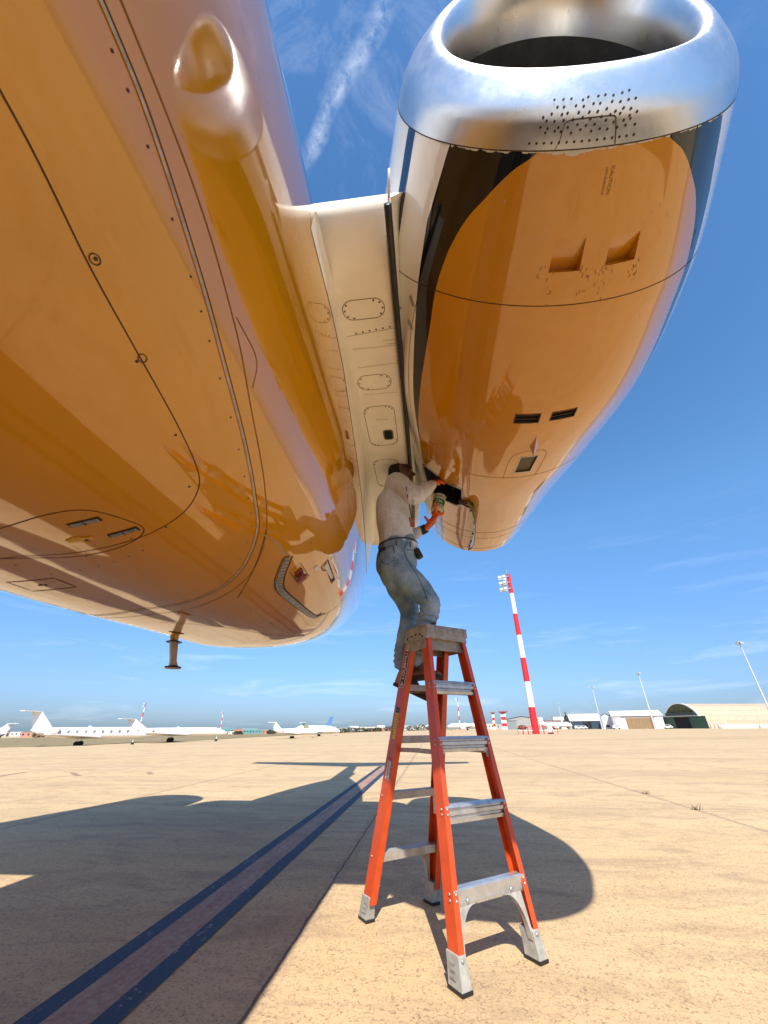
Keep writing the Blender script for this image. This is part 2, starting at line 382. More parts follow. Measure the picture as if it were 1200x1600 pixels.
def ribbon(name, fn, inside, pts, width, mat, parent, off=.0015, closed=False, n=10, mb=None, straight=False, taper=False):
    uv = smoothline(pts, n, closed) if not straight else np.array(pts, float)
    if straight:
        q = [];
        L = len(uv)
        for i in range(L if closed else L-1):
            for k in range(n): q.append(uv[i]+(uv[(i+1) % L]-uv[i])*k/n)
        if not closed: q.append(uv[-1])
        uv = np.array(q)
    p, nn_ = normals(fn, uv[:, 0], uv[:, 1], inside)
    if closed: tg = np.roll(p, -1, 0)-np.roll(p, 1, 0)
    else: tg = np.gradient(p, axis=0)
    tg /= np.linalg.norm(tg, axis=1, keepdims=True)+1e-12; sd = np.cross(tg, nn_)
    w = np.full(len(p), width/2)
    if taper: w = w*np.clip(np.minimum(np.arange(len(p)), len(p)-1-np.arange(len(p)))/4, .15, 1)
    l, r_ = p+sd*w[:, None]+nn_*off, p-sd*w[:, None]+nn_*off
    vs = np.stack([l, r_], 1).reshape(-1, 3); m = len(p)
    fs = [(2*i, 2*i+1, (2*i+3) % (2*m), (2*i+2) % (2*m)) for i in range(m if closed else m-1)]
    if mb is not None: mb.add(vs, fs); return mb
    return mesh_obj(name, vs, fs, mat, parent, True)
def patch(name, fn, inside, pts, mat, parent, off=.002, grid=None):
    """quad patch lying on a surface: pts = 4 corners in surface coordinates"""
    g = grid or 8; P = np.array(pts, float); s = np.linspace(0, 1, g)
    uv = ((1-s)[:, None, None]*((1-s)[None, :, None]*P[0]+s[None, :, None]*P[1])+s[:, None, None]*((1-s)[None, :, None]*P[3]+s[None, :, None]*P[2]))
    p, n_ = normals(fn, uv[..., 0], uv[..., 1], inside); p = (p+n_*off).reshape(-1, 3)
    fs = [(i*g+j, i*g+j+1, (i+1)*g+j+1, (i+1)*g+j) for i in range(g-1) for j in range(g-1)]
    return mesh_obj(name, p, fs, mat, parent, True)
def studs(mb, fn, inside, pts, r, off=.0012, seg=8, dome=.35):
    P = np.array(pts, float); p, n_ = normals(fn, P[:, 0], P[:, 1], inside)
    for a, b in zip(p, n_):
        u = np.cross(b, [0.3, 1, .2]); u /= np.linalg.norm(u); w = np.cross(b, u); vs = [a+b*(off+r*dome)]
        for k in range(seg): vs.append(a+b*off+(u*math.cos(2*math.pi*k/seg)+w*math.sin(2*math.pi*k/seg))*r)
        mb.add(vs, [(0, 1+k, 1+(k+1) % seg) for k in range(seg)])
    return mb

# --- paint: gold belly, dark stripe (painted-in sky reflection on the fuselage), white above; masks follow the surface coordinates of each part
GOLD = (.535, .230, .005)
def paint_mat(name, kind):
    t = NT(name); v = t.coord(); uvn = t.add('ShaderNodeUVMap'); uvn.uv_map = 'surface'; sp = t.add('ShaderNodeSeparateXYZ'); t.l.new(uvn.outputs[0], sp.inputs[0])
    u_, a_ = sp.outputs[0], sp.outputs[1]; aa = t.math('ABSOLUTE', a_)
    gold = t.mix(t.ramp(t.noise(2.2, 6, .6, v), .3, .7), tuple(x*.93 for x in GOLD), tuple(min(1, x*1.05) for x in GOLD))
    white = t.mix(t.ramp(t.noise(3, 5, .6, v), .3, .7), (.84, .82, .77), (.88, .86, .81)); black = (.006, .0075, .010); navy = (.010, .030, .075)
    dirt = t.ramp(t.noise(9, 8, .75, t.coord('Object', (1, .25, 1))), .56, .82); gold = t.mix(t.math('MULTIPLY', dirt, .28), gold, (.36, .14, .012))
    if kind == 'fuselage':
        col = t.mix(t.math('GREATER_THAN', aa, 1.705), gold, navy); col = t.mix(t.math('GREATER_THAN', aa, 1.80), col, white)  # navy band paints the sky reflected at a grazing angle along the flank
        dull = 0
    else:
        fc = t.add('ShaderNodeFloatCurve'); t.l.new(t.math('DIVIDE', u_, 3.7), fc.inputs['Value']); cv = fc.mapping.curves[0]
        pts = [(0, .10), (.052, .175), (.07, .24), (.09, .29), (.125, .352), (.17, .383), (.25, .392), (.37, .41), (.52, .44), (1, .46)]
        while len(cv.points) < len(pts): cv.points.new(.5, .5)
        for q, (x, y) in zip(cv.points, pts): q.location = (x, y)
        fc.mapping.update()
        jag = t.math('MULTIPLY', t.math('SUBTRACT', t.noise(30, 6, .8, v), .5), .004)
        gb = t.math('SUBTRACT', t.math('MULTIPLY', t.math('ADD', fc.outputs[0], jag), 2.0), t.math('MULTIPLY', t.math('LESS_THAN', a_, 0.0), t.math('MULTIPLY', t.ramp(u_, 1.6, .3), .075)))
        blk = t.ramp(u_, .0, .45); blk = t.math('ADD', t.math('MULTIPLY', blk, .13), .735)
        blk = t.math('ADD', blk, t.math('MULTIPLY', t.ramp(u_, 1.2, 3.0), .06))
        col = t.mix(t.math('GREATER_THAN', aa, gb), gold, black)
        col = t.mix(t.math('GREATER_THAN', aa, blk), col, white)
        st = t.math('MULTIPLY', t.math('GREATER_THAN', aa, 1.12), t.math('LESS_THAN', aa, 1.22)); col = t.mix(st, col, navy)
    if kind != 'fuselage':
        isblk = t.math('MULTIPLY', t.math('GREATER_THAN', aa, gb), t.math('LESS_THAN', aa, blk)); t.l.new(t.math('SUBTRACT', 1.0, t.math('MULTIPLY', isblk, .55)), t.b.inputs['Coat Weight'])
    t.l.new(col, t.b.inputs['Base Color'])
    sm = t.noise(5, 7, .7, v); rg = t.math('ADD', t.math('MULTIPLY', t.ramp(sm, .45, .8), .08), .05); t.l.new(rg, t.b.inputs['Roughness'])
    setin(t.b, IOR=1.38); t.b.inputs['Coat Weight'].default_value = 1; t.b.inputs['Coat Roughness'].default_value = .02; t.b.inputs['Coat IOR'].default_value = 1.55
    # very slight waviness of thin skin panels
    hb = t.math('ADD', t.noise(1.6, 2, .4, v), t.math('MULTIPLY', t.noise(160, 2, .5, v), .0035)); 
    n = t.add('ShaderNodeBump'); n.inputs['Strength'].default_value = .5; n.inputs['Distance'].default_value = .012; t.l.new(hb, n.inputs['Height']); t.l.new(n.outputs[0], t.b.inputs['Normal']); t.l.new(n.outputs[0], t.b.inputs['Coat Normal'])
    return t.m
M_FUS = paint_mat('gold fuselage paint', 'fuselage'); M_NAC = paint_mat('nacelle paint', 'nacelle')
def chrome_mat():
    t = NT('polished aluminium'); v = t.coord(); st = t.noise(60, 5, .7, t.coord('Object', (1, .15, 1)))
    t.l.new(t.mix(t.noise(4, 6, .7, v), (.60, .60, .59), (.74, .74, .73)), t.b.inputs['Base Color'])
    t.l.new(t.math('ADD', t.math('MULTIPLY', t.ramp(t.noise(7, 6, .7, v), .4, .75), .12), t.math('ADD', .23, t.math('MULTIPLY', st, .10))), t.b.inputs['Roughness'])
    setin(t.b, Metallic=1.0); t.bump(t.noise(55, 4, .6, t.coord('Object', (1, .3, 1))), .12, .003); return t.m
M_CHROME = chrome_mat()
M_CREAM = simple('bounce-lit cream paint', (.88, .83, .71), .4, coat=.2, var=.07, scale=5)  # cream of light bounced off the concrete, put into the colour
M_WHITE = simple('white aircraft paint', (.80, .79, .76), .25, coat=.6, var=.05)
M_GOLD = simple('gold paint', GOLD, .22, coat=1, var=.06)
M_SEAM = simple('dark seam', (.060, .028, .010), .8, var=.3)
M_SEAMG = simple('brown seam', (.19, .075, .012), .6, var=.2)
M_SEAL = simple('pale sealant bead', (.40, .35, .29), .7, var=.35, scale=30)
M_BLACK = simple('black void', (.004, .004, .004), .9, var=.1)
M_RUB = simple('black rubber seal', (.018, .017, .018), .42, var=.3, scale=12)
M_ALU = simple('worn aluminium', (.46, .46, .45), .42, metal=.85, var=.25, scale=18)
M_STUD = simple('dark fastener', (.06, .035, .02), .45, metal=.5)
M_DUCT = simple('dark inlet duct', (.055, .055, .056), .6, metal=.1, var=.35, scale=14, bump=.2)

JET = thing('business_jet', 'large gold-bellied business jet overhead with polished engine intake, seen from beneath its port engine', 'jet', (XF, 4, 0))
Moff = Matrix.Translation(Vector((-XF, -4, 0)))
class Jet: pass
def toj(o):          # part modelled in world metres, parented to the jet's base
    o.parent = JET; o.matrix_parent_inverse = Moff; return o
def child_of(o, p):  # sub-part of a part (both in world metres)
    o.parent = p; return o

def grid_surface(name, fn, us, vs_, mat, holes=(), wrap=False):
    U, V = np.meshgrid(us, vs_, indexing='ij'); P = fn(U, V); nu, nv = len(us), len(vs_); fs = []
    for i in range(nu-1):
        uc = (us[i]+us[i+1])/2
        for j in range(nv if wrap else nv-1):
            j2 = (j+1) % nv; vc = (vs_[j]+(vs_[j2] if j2 else vs_[j]+.01))/2
            if any(a < uc < b and c < vc < d for a, b, c, d in holes): continue
            fs.append((i*nv+j, (i+1)*nv+j, (i+1)*nv+j2, i*nv+j2))
    return mesh_obj(name, P.reshape(-1, 3), fs, mat, None, True, uvs=np.stack([U, V], -1).reshape(-1, 2).tolist())
def merged(base, extra): 
    b = np.array(sorted(set(np.round(list(base)+list(extra), 5)))); k = [b[0]]
    ex = set(np.round(extra, 5))
    for x in b[1:]:
        if x-k[-1] < .0035 and x not in ex: continue
        k.append(x)
    return np.array(k)

ys = np.concatenate([np.linspace(-18, -9, 40), np.linspace(-8.7, -1.5, 30), np.linspace(-1.4, 5.2, 150), np.linspace(5.3, 8.1, 40)])
phi = np.linspace(-math.pi, math.pi, 361); ang = np.arctan2(np.sign(np.sin(phi))*np.abs(np.sin(phi))**(1/PX), np.sign(np.cos(phi))*np.abs(np.cos(phi))**(1/PX))
ang[0], ang[-1] = -math.pi, math.pi
FUS = toj(grid_surface('fuselage', fus, ys, ang, M_FUS))
bmn = MB(); e0 = fus(np.full(40, 8.1), np.linspace(-math.pi, math.pi, 41)[:-1]); bmn.add(e0, [tuple(range(40))])
child_of(bmn.build('tail_cap', M_WHITE), FUS)
def fr(name, pts, w, mat, off=.0015, **k): return child_of(ribbon(name, fus, f_in, pts, w, mat, None, off, **k), FUS)
seal = [(-.6, 1.075), (-.2, 1.075), (.12, 1.066), (.265, 1.048), (.535, .985), (.726, .93), (1.031, .842), (1.314, .744), (1.506, .661), (1.719, .478), (1.839, .286), (1.945, .035), (2.03, -.213), (2.05, -.5), (2.05, -1.0)]
fr('sealant_seam', seal, .0075, M_SEAL, .003); fr('fairing_joint', [(a+.011, b+.0075) for a, b in seal], .0028, M_SEAM)
fr('panel_seam', [(-.6, .86), (-.2, .85), (.138, .823), (.386, .77), (.563, .74), (.811, .699), (1.0, .655), (1.088, .61), (1.16, .515), (1.201, .376), (1.215, .245), (1.222, .08), (1.208, -.1), (1.2, -.5)], .0034, M_SEAM)
fr('panel_seam', [(1.045, -.04), (.985, .10), (.960, .211), (.985, .301), (1.095, .354), (1.166, .362), (1.215, .305), (1.245, .20), (1.251, .06), (1.2, -.06), (1.11, -.10)], .0036, M_SEAM, closed=True)
fr('panel_seam', [(.669, 1.04), (.818, 1.041), (.889, .975)], .003, M_SEAMG)
fr('panel_seam', [(-.3, 1.12), (.3, 1.10), (.669, 1.026), (.95, .93), (1.286, .815), (1.577, .68), (1.811, .49), (1.95, .26), (2.07, -.02), (2.12, -.4)], .004, M_SEAMG)
fr('panel_seam', [(2.56, 1.5), (2.75, 1.28), (3.0, 1.10), (3.15, .93), (3.08, .76), (2.96, .64), (2.90, .585)], .004, M_SEAM)
fr('panel_seam', [(1.541, .70), (1.719, .57), (2.016, .339)], .004, M_SEAM)
fr('panel_seam', [(2.016, .339), (2.3, .335), (2.824, .342), (3.15, .40)], .004, M_SEAL)
fr('panel_seam', [(1.55, .675), (1.70, .70), (1.86, .69)], .005, M_ALU)
fr('panel_seam', [(2.24, -.05), (2.5, .12), (2.95, .30), (3.3, .5), (3.45, .75)], .004, M_SEAMG)
# grille-lined door edge (step tread strip) and its dark inner gap
g = [(1.86, .70), (1.94, .635), (2.03, .58), (2.15, .548), (2.4, .555), (2.7, .575), (2.90, .60), (2.96, .66)]
fr('step_tread_strip', g, .034, M_ALU, .006); fr('door_gap', [(a+.03, b+.022) for a, b in g], .010, M_SEAM, .002)
fr('door_gap', [(a-.02, b-.021) for a, b in g], .006, M_SEAM, .002)
rv = MB()
for k in range(26):
    s_ = k/25; i = s_*(len(g)-1); j = min(int(i), len(g)-2); a, b = np.array(g[j])*(1-(i-j))+np.array(g[j+1])*(i-j)
    ribbon('', fus, f_in, [(a-.008, b-.010), (a+.008, b+.010)], .006, None, None, .0085, n=2, mb=rv)
split(child_of(mesh_obj('tread_slot', rv.v, rv.f, M_STUD), FUS))
# red remove-before-flight style latch block, white placard, T handle
LB = MB()
p_, n_ = normals(fus, np.array([2.13, 2.13, 2.20]), np.array([.70, .665, .72]), f_in)
def surf_frame(y, a, fn=fus, ins=f_in):
    p, n = normals(fn, np.array([y]), np.array([a]), ins); p, n = p[0], n[0]
    t = fn(np.array([y+.01]), np.array([a]))[0]-fn(np.array([y-.01]), np.array([a]))[0]; t /= np.linalg.norm(t); b = np.cross(n, t); return p, t, b, n
M_RED = simple('dull red latch', (.22, .035, .022), .5, var=.4, scale=30)
p, t_, b_, n = surf_frame(2.14, .69)
LB.box(p+n*.012, (.085, .052, .022), ax=(t_, b_, n)); LB.box(p+n*.024+t_*.005, (.03, .075, .010), ax=(t_, b_, n)); LB.box(p+n*.030-t_*.03, (.03, .02, .012), ax=(t_, b_, n)); LB.box(p+n*.006-t_*.055+b_*.01, (.04, .05, .010), ax=(t_, b_, n))
child_of(LB.build('door_latch', M_RED, bevel=.003), FUS)
fr('latch_recess', [(2.02, .655), (2.02, .735), (2.24, .735), (2.24, .655)], .004, M_SEAM, closed=True, straight=True, n=3)
child_of(patch('placard', fus, f_in, [(2.20, .785), (2.20, .815), (2.28, .82), (2.28, .79)], simple('white placard', (.7, .66, .6), .5), None, .0025), FUS)
TB = [(2.27, .835), (2.275, .90), (2.36, .895), (2.62, .885), (2.62, .85), (2.38, .86), (2.33, .835)]
fr('handle_outline', TB, .007, M_SEAM, .003, closed=True, straight=True, n=4)
child_of(patch('door_handle', fus, f_in, [(2.29, .85), (2.29, .89), (2.60, .88), (2.60, .86)], simple('bare metal handle', (.62, .56, .5), .4), None, .004), FUS)
child_of(patch('handle_tip', fus, f_in, [(2.56, .856), (2.56, .884), (2.61, .884), (2.61, .856)], M_SEAM, None, .006), FUS)
# belly service panel: two latches and a yellow placard
for (y, a) in ((1.04, .255), (1.15, .305)):
    p, t_, b_, n = surf_frame(y, a); hb = MB(); hb.box(p+n*.003, (.014, .095, .008), ax=(t_, b_, n)); child_of(hb.build('panel_latch', M_ALU, bevel=.002), FUS)
    hb = MB(); hb.box(p+n*.0015, (.024, .108, .003), ax=(t_, b_, n)); child_of(hb.build('latch_surround', M_STUD), FUS)
    hb = MB(); hb.box(p+n*.0075, (.016, .004, .002), ax=(t_, b_, n)); child_of(hb.build('latch_split', M_SEAM), FUS)
M_YEL = simple('yellow placard', (.62, .36, .02), .5, var=.3, scale=40)
p, t_, b_, n = surf_frame(1.132, .172); hb = MB(); hb.box(p+n*.002, (.022, .07, .003), ax=(t_, b_, n)); hb.box(p+n*.002-t_*.014+b_*.004, (.010, .035, .003), ax=(t_, b_, n)); hb.box(p+n*.002+t_*.002+b_*.045, (.018, .022, .003), ax=(t_, b_, n)); child_of(hb.build('fuel_placard', M_YEL), FUS)
hb = MB(); studs(hb, fus, f_in, [(1.142, .195)], .0075, .0045, 10, .1); child_of(hb.build('placard_hole', M_SEAM), FUS)
fr('drain_panel', [(1.44, -.17), (1.44, -.03), (1.56, -.03), (1.57, -.17)], .006, M_SEAM, closed=True, straight=True, n=4)
hb = MB(); studs(hb, fus, f_in, [(1.50, -.095), (1.505, -.085), (1.50, -.10)], .008, .002, 8, .3); child_of(hb.build('drain_port', M_STUD), FUS)
# fasteners along the seams
fb = MB(); sp_ = smoothline([(a, b) for a, b in seal], 14)
studs(fb, fus, f_in, [(a-.028, b-.018) for a, b in sp_[14::6]], .0034, .001, 8, .2)
ds = [(.60, .722), (.379, .77+.02), (.847, .673), (1.06, .59), (1.20, .30), (1.26, .12), (1.28, -.04), (1.20, .42)]
studs(fb, fus, f_in, ds, .0045, .001, 8, .2); studs(fb, fus, f_in, [(1.30+.02*i, .28-.06*i) for i in range(6)], .004, .001, 6, .2)
studs(fb, fus, f_in, [(2.3+.09*i, .48+.012*i) for i in range(7)]+[(2.2+.1*i, .30+.01*i) for i in range(8)]+[(2.5+.1*i, .2) for i in range(6)], .0035, .001, 6, .2)
split(child_of(mesh_obj('fastener', fb.v, fb.f, M_STUD), FUS))
fb = MB()
for (y, a) in ((.379, .788), (.60, .738)):
    th_ = np.linspace(0, 2*math.pi, 13)[:-1]; ribbon('', fus, f_in, [(y+.011*math.cos(q), a+.010*math.sin(q)) for q in th_], .0025, None, None, .0018, closed=True, n=2, mb=fb)
split(child_of(mesh_obj('fastener_ring', fb.v, fb.f, M_STUD), FUS))
# belly drain mast
p, t_, b_, n = surf_frame(2.711, -.19)
dm = MB(); z0 = p[2]; 
def blade(mb, z, c, w, dy=0): 
    pass
dm.tube([(p[0]-.005, p[1]-.012, z0+.03), (p[0], p[1], z0-.035)], [(.030, .034), (.026, .026)], 16, upv=(0, 1, 0))
mast = toj(dm.build('drain_mast', M_GOLD, smooth=True, autos=.7))
dm = MB(); dm.lathe((p[0], p[1], z0-.037), [(.052, -.004), (.055, 0), (.03, .008)], 20); child_of(dm.build('mast_flange', M_RUB), mast)
dm = MB(); dm.tube([(p[0], p[1], z0-.04), (p[0]+.03, p[1], z0-.17), (p[0]+.04, p[1], z0-.205)], [(.034, .027), (.025, .023), (.035, .028)], 16, upv=(0, 1, 0)); child_of(dm.build('mast_tube', simple('grey drain tube', (.52, .45, .40), .4, metal=.3), smooth=True, autos=.7), mast)
dm = MB(); dm.lathe((p[0]+.04, p[1], z0-.21), [(.052, -.006), (.056, 0), (.05, .004), (.02, .01)], 24); child_of(dm.build('mast_foot', M_RUB), mast)
dm = MB(); dm.lathe((p[0]+.04, p[1], z0-.2185), [(.050, 0), (.050, .002)], 24); child_of(dm.build('foot_plate', simple('tan foot', (.55, .40, .26), .5)), mast)

# --- engine nacelle (built for the port side, mirrored copy on the starboard side)
HOLES = [(.462, .575, -.125, .026), (.474, .570, .152, .312), (1.305, 1.378, -.13, .024), (1.305, 1.372, .092, .252), (1.727, 1.93, .0, .134), (2.215, 2.63, -.93, -.43)]
def build_engine(fn_side, parent_name, mir):
    S = (lambda f: mirror(f)) if mir else (lambda f: f)
    nacS, natS = S(nac), S(nac_at); ins = m_in if mir else n_in
    ts = merged(list(np.linspace(.2, 3.6595, 170)), [x for h in HOLES for x in h[:2]]); ths = merged(list(np.linspace(-math.pi, math.pi, 241)), [x for h in HOLES for x in h[2:]])
    NA = toj(grid_surface('engine_nacelle', nacS, ts, ths, M_NAC, holes=() if mir else HOLES))
    K = lambda o: child_of(o, NA)
    # polished lip: outside, round the highlight and into the throat
    lt, lr = [], []
    for t in (.2, .17, .14, .12, .09, .065, .045): lt.append(t); lr.append(float(nac_r(t)))
    r0 = float(nac_r(.03))
    for t, r in ((.03, r0), (.016, .590), (.006, .572), (.0, .553), (.002, .537), (.012, .523), (.03, .511), (.06, .499), (.09, .492), (.14, .489), (.172, .4885)): lt.append(t); lr.append(r)
    xs = np.arange(len(lt)); xx = np.linspace(0, len(lt)-1, 70); lt = np.interp(xx, xs, lt); lr = np.interp(xx, xs, lr)
    for _ in range(3):
        lt[1:-1] = (lt[:-2]+2*lt[1:-1]+lt[2:])/4; lr[1:-1] = (lr[:-2]+2*lr[1:-1]+lr[2:])/4
    th = np.linspace(-math.pi, math.pi, 241)
    def prof_surf(name, lt, lr, mat, parent):
        T, TH = np.meshgrid(lt, th, indexing='ij'); RR = np.repeat(np.array(lr)[:, None], len(th), 1); P = natS(T, TH, RR); nv = len(th)
        return child_of(mesh_obj(name, P.reshape(-1, 3), [(i*nv+j, (i+1)*nv+j, (i+1)*nv+j+1, i*nv+j+1) for i in range(len(lt)-1) for j in range(nv-1)], mat, None, True), parent)
    prof_surf('inlet_lip', lt, lr, M_CHROME, NA)
    prof_surf('inlet_duct', [.172, .3, .5, .7, .95], [.488, .492, .52, .545, .555], M_DUCT, NA)
    prof_surf('exhaust_duct', [3.6595, 3.65, 3.3, 2.9, 2.89], [.6015, .585, .56, .53, .02], M_DUCT, NA)
    sp = prof_surf('spinner', [.62, .64, .70, .80, .90], [.002, .04, .09, .14, .18], M_ALU, NA)
    fb = MB()
    for k in range(24):
        a0 = 2*math.pi*k/24
        q = [natS(np.array(t), np.array(a0+d), np.array(r)) for t, d, r in ((.86, 0, .15), (.80, .10, .55), (.90, .26, .55), (.93, .16, .15))]
        fb.add(q, [(0, 1, 2, 3)])
    q = [natS(np.array(.95), np.array(a), np.array(.556)) for a in np.linspace(0, 2*math.pi, 41)[:-1]]; fb.add(q, [tuple(range(40))])
    K(mesh_obj('fan', fb.v, fb.f, M_DUCT))
    rb = lambda name, pts, w, mat, off=.0015, **k: K(ribbon(name, nacS, ins, pts, w, mat, None, off, **k))
    sweep = lambda t, n=90: [(t, a) for a in np.linspace(-math.pi, math.pi, n)]
    rb('lip_joint', sweep(.2015), .004, M_SEAM, n=2); rb('cowl_seam', sweep(.704), .0038, M_SEAM, n=2); rb('cowl_seam', [(2.0, a) for a in np.linspace(-.40, 1.2, 30)], .004, M_SEAMG, n=2)
    rb('nozzle_seam', sweep(3.12), .005, M_SEAM, n=2); rb('nozzle_seam', sweep(3.27), .004, M_SEAM, n=2); rb('nozzle_seam', sweep(3.56), .005, M_SEAM, n=2)
    if mir: return NA
    # ragged paint edge left on the joint
    pe = MB()
    for _ in range(90):
        a = rng.normal(-.02, .30) if rng.random() < .5 else rng.uniform(-.9, .8); w = rng.uniform(.008, .03); d = rng.uniform(.002, .008)*(1.4 if abs(a+.12) < .1 else .8)
        patch_uv = [(.203, a-w), (.203, a+w), (.203+d, a+w*.5), (.203+d, a-w*.6)]; p, n_ = normals(nac, np.array([q[0] for q in patch_uv]), np.array([q[1] for q in patch_uv]), n_in)
        pe.add(p+n_*.0009, [(0, 1, 2, 3)])
    p, n_ = normals(nac, np.array([.203, .203, .216, .220, .216]), np.array([-.165, -.085, -.09, -.12, -.15]), n_in); pe.add(p+n_*.0012, [(0, 1, 2, 3, 4)])
    split(K(mesh_obj('bare_paint_chip', pe.v, pe.f, simple('bare primer', (.62, .58, .50), .6))))
    # anti-ice exit holes in the lip, small inspection plate
    hb = MB(); pts = []
    for r_i, t in enumerate((.072, .088, .104, .120, .136, .152)):
        for k in range(11):
            a = -.30+.044*k+(r_i % 2)*.022
            if r_i < 2 and a < -.26: continue
            pts.append((t+rng.normal(0, .0028), a+rng.normal(0, .006)))
    pts += [(.180, -.34+.036*k) for k in range(15)]
    studs(hb, nac, n_in, pts, .0043, .0011, 10, .10); split(K(mesh_obj('rivet', hb.v, hb.f, M_STUD)))
    
    rb('inspection_plate', [(.199, -.21), (.175, -.195), (.135, -.185), (.122, -.165), (.119, -.10), (.119, .02), (.122, .055), (.14, .065), (.199, .075)], .0026, M_SEAM)
    # scoops: sloping floor, side walls
    def recess(h, d0, d1, mat, name):
        t0, t1, a0, a1 = h; g = 7; tt = np.linspace(t0, t1, g); aa = np.linspace(a0, a1, g); vs = []
        for i, t in enumerate(tt):
            for a in aa:
                p, n_ = normals(nac, np.array([t]), np.array([a]), n_in); vs.append(p[0]-n_[0]*(d0+(d1-d0)*i/(g-1)))
        top = len(vs); fs = [(i*g+j, i*g+j+1, (i+1)*g+j+1, (i+1)*g+j) for i in range(g-1) for j in range(g-1)]
        per = [(0, j) for j in range(g)]+[(i, g-1) for i in range(1, g)]+[(g-1, j) for j in range(g-2, -1, -1)]+[(i, 0) for i in range(g-2, 0, -1)]
        for i, j in per: vs.append(nac(np.array(tt[i]), np.array(aa[j])))
        m = len(per); fs += [(top+k, top+(k+1) % m, per[(k+1) % m][0]*g+per[(k+1) % m][1], per[k][0]*g+per[k][1]) for k in range(m)]
        return K(mesh_obj(name, vs, fs, mat, None, False))
    recess(HOLES[0], .002, .055, M_GOLD, 'flush_scoop'); recess(HOLES[1], .002, .055, M_GOLD, 'flush_scoop')
    for h in HOLES[2:4]:
        recess(h, .03, .05, M_DUCT, 'vent_slot'); t0, t1, a0, a1 = h
        lm = MB()
        for q in (.35, .7):
            t = t0+(t1-t0)*q; p, n_ = normals(nac, np.array([t, t]), np.array([a0, a1]), n_in); lm.tube([p[0]-n_[0]*.012, p[1]-n_[1]*.012], .004, 6)
        split(K(lm.build('vent_louvre', M_STUD)))
        rb('vent_frame', [(t0, a0), (t0, a1), (t1, a1), (t1, a0)], .006, M_SEAMG, closed=True, straight=True, n=3)
    recess(HOLES[4], .012, .012, simple('mesh screen', (.10, .075, .035), .6, var=.5, scale=240), 'mesh_vent')
    rb('vent_frame', [(1.727, 0), (1.727, .134), (1.93, .134), (1.93, 0)], .007, M_ALU, closed=True, straight=True, n=3)
    rb('vent_door_seam', [(2.0, -.075), (1.85, -.078), (1.73, -.07), (1.675, -.02), (1.66, .06), (1.67, .15), (1.72, .19), (1.85, .20), (2.0, .20)], .003, M_SEAMG)
    p, n_ = normals(nac, np.array([1.50, 1.60, 1.60]), np.array([.05, .03, .09]), n_in)
    p2, n2_ = normals(nac, np.array([1.66]), np.array([.06]), n_in); fm = MB(); fm.add([p[0], p[1], p[2], p2[0]+n2_[0]*.05, p2[0]-AXN*.03], [(0, 1, 3), (0, 3, 2), (1, 4, 3), (2, 3, 4)]); K(fm.build('drain_fin', M_GOLD))
    # big open service bay: dark box with pipes, bright frame, and its hinged door hanging down
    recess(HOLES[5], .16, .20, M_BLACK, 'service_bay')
    rb('bay_frame', [(2.21, -.80), (2.27, -.60), (2.285, -.43), (2.40, -.41), (2.58, -.42), (2.645, -.50), (2.635, -.75), (2.60, -.93), (2.28, -.94)], .012, M_ALU, .003, closed=True, n=6)
    fill = MB()
    def tri(pts): 
        p, n_ = normals(nac, np.array([q[0] for q in pts]), np.array([q[1] for q in pts]), n_in); fill.add(p+n_*.001, [tuple(range(len(pts)))])
    tri([(2.212, -.78), (2.212, -.428), (2.285, -.428), (2.27, -.60)]); tri([(2.632, -.50), (2.58, -.425), (2.632, -.425)])
    split(K(mesh_obj('bay_edge', fill.v, fill.f, M_GOLD)))
    pm = MB()
    for (ta, aa_, tb, ab, dp, rd) in ((2.25, -.5, 2.6, -.62, .09, .014), (2.3, -.9, 2.55, -.45, .12, .011), (2.35, -.45, 2.35, -.9, .13, .02)):
        p, n_ = normals(nac, np.array([ta, tb]), np.array([aa_, ab]), n_in); pm.tube([p[0]-n_[0]*dp, (p[0]+p[1])/2-n_[0]*(dp+.02), p[1]-n_[1]*dp], rd, 10)
    split(K(pm.build('bay_pipe', simple('dark pipe', (.08, .08, .085), .3, metal=.8), smooth=True)))
    # hinged door, seen edge on
    uv = smoothline([(2.42, -.34), (2.52, -.285), (2.70, -.245), (2.95, -.222), (3.2, -.212), (3.40, -.215), (3.55, -.225)], 8); p, n_ = normals(nac, uv[:, 0], uv[:, 1], n_in)
    tg = np.gradient(p, axis=0); tg /= np.linalg.norm(tg, axis=1, keepdims=True); sd = np.cross(tg, n_); L = len(p); s_ = np.linspace(0, 1, L)
    dep = .018+.10*np.sin(np.pi*np.clip(s_*.98+.02, 0, 1))**.8; thick = .010
    for nm, o0, o1, mat in (('bay_door', 0.0, thick*.5, simple('green primer', (.055, .075, .022), .45, var=.35, scale=25)), ('bay_door_skin', thick*.5+.0005, thick, M_GOLD)):
        vs = []; 
        for i in range(L):
            for (dd_, oo) in ((.0, o0), (dep[i], o0), (dep[i]*1.02, o1), (.0, o1)): vs.append(p[i]+n_[i]*(.004+dd_)+sd[i]*(oo*(1)-.02*dd_/.1))
        fs = [(4*i+k, 4*i+(k+1) % 4, 4*i+4+(k+1) % 4, 4*i+4+k) for i in range(L-1) for k in range(4)]+[(3, 2, 1, 0), (4*L-4, 4*L-3, 4*L-2, 4*L-1)]
        o = mesh_obj(nm, vs, fs, mat, None, True); (K(o))
    hg = MB()
    for i in (6, 22, 38, L-3): hg.sphere(p[i]+n_[i]*(dep[i]+.004), .010, 8, 6); hg.box(p[i]+n_[i]*.01, (.03, .02, .012), ax=(tg[i], sd[i], n_[i]))
    K(hg.build('door_latch', M_STUD))
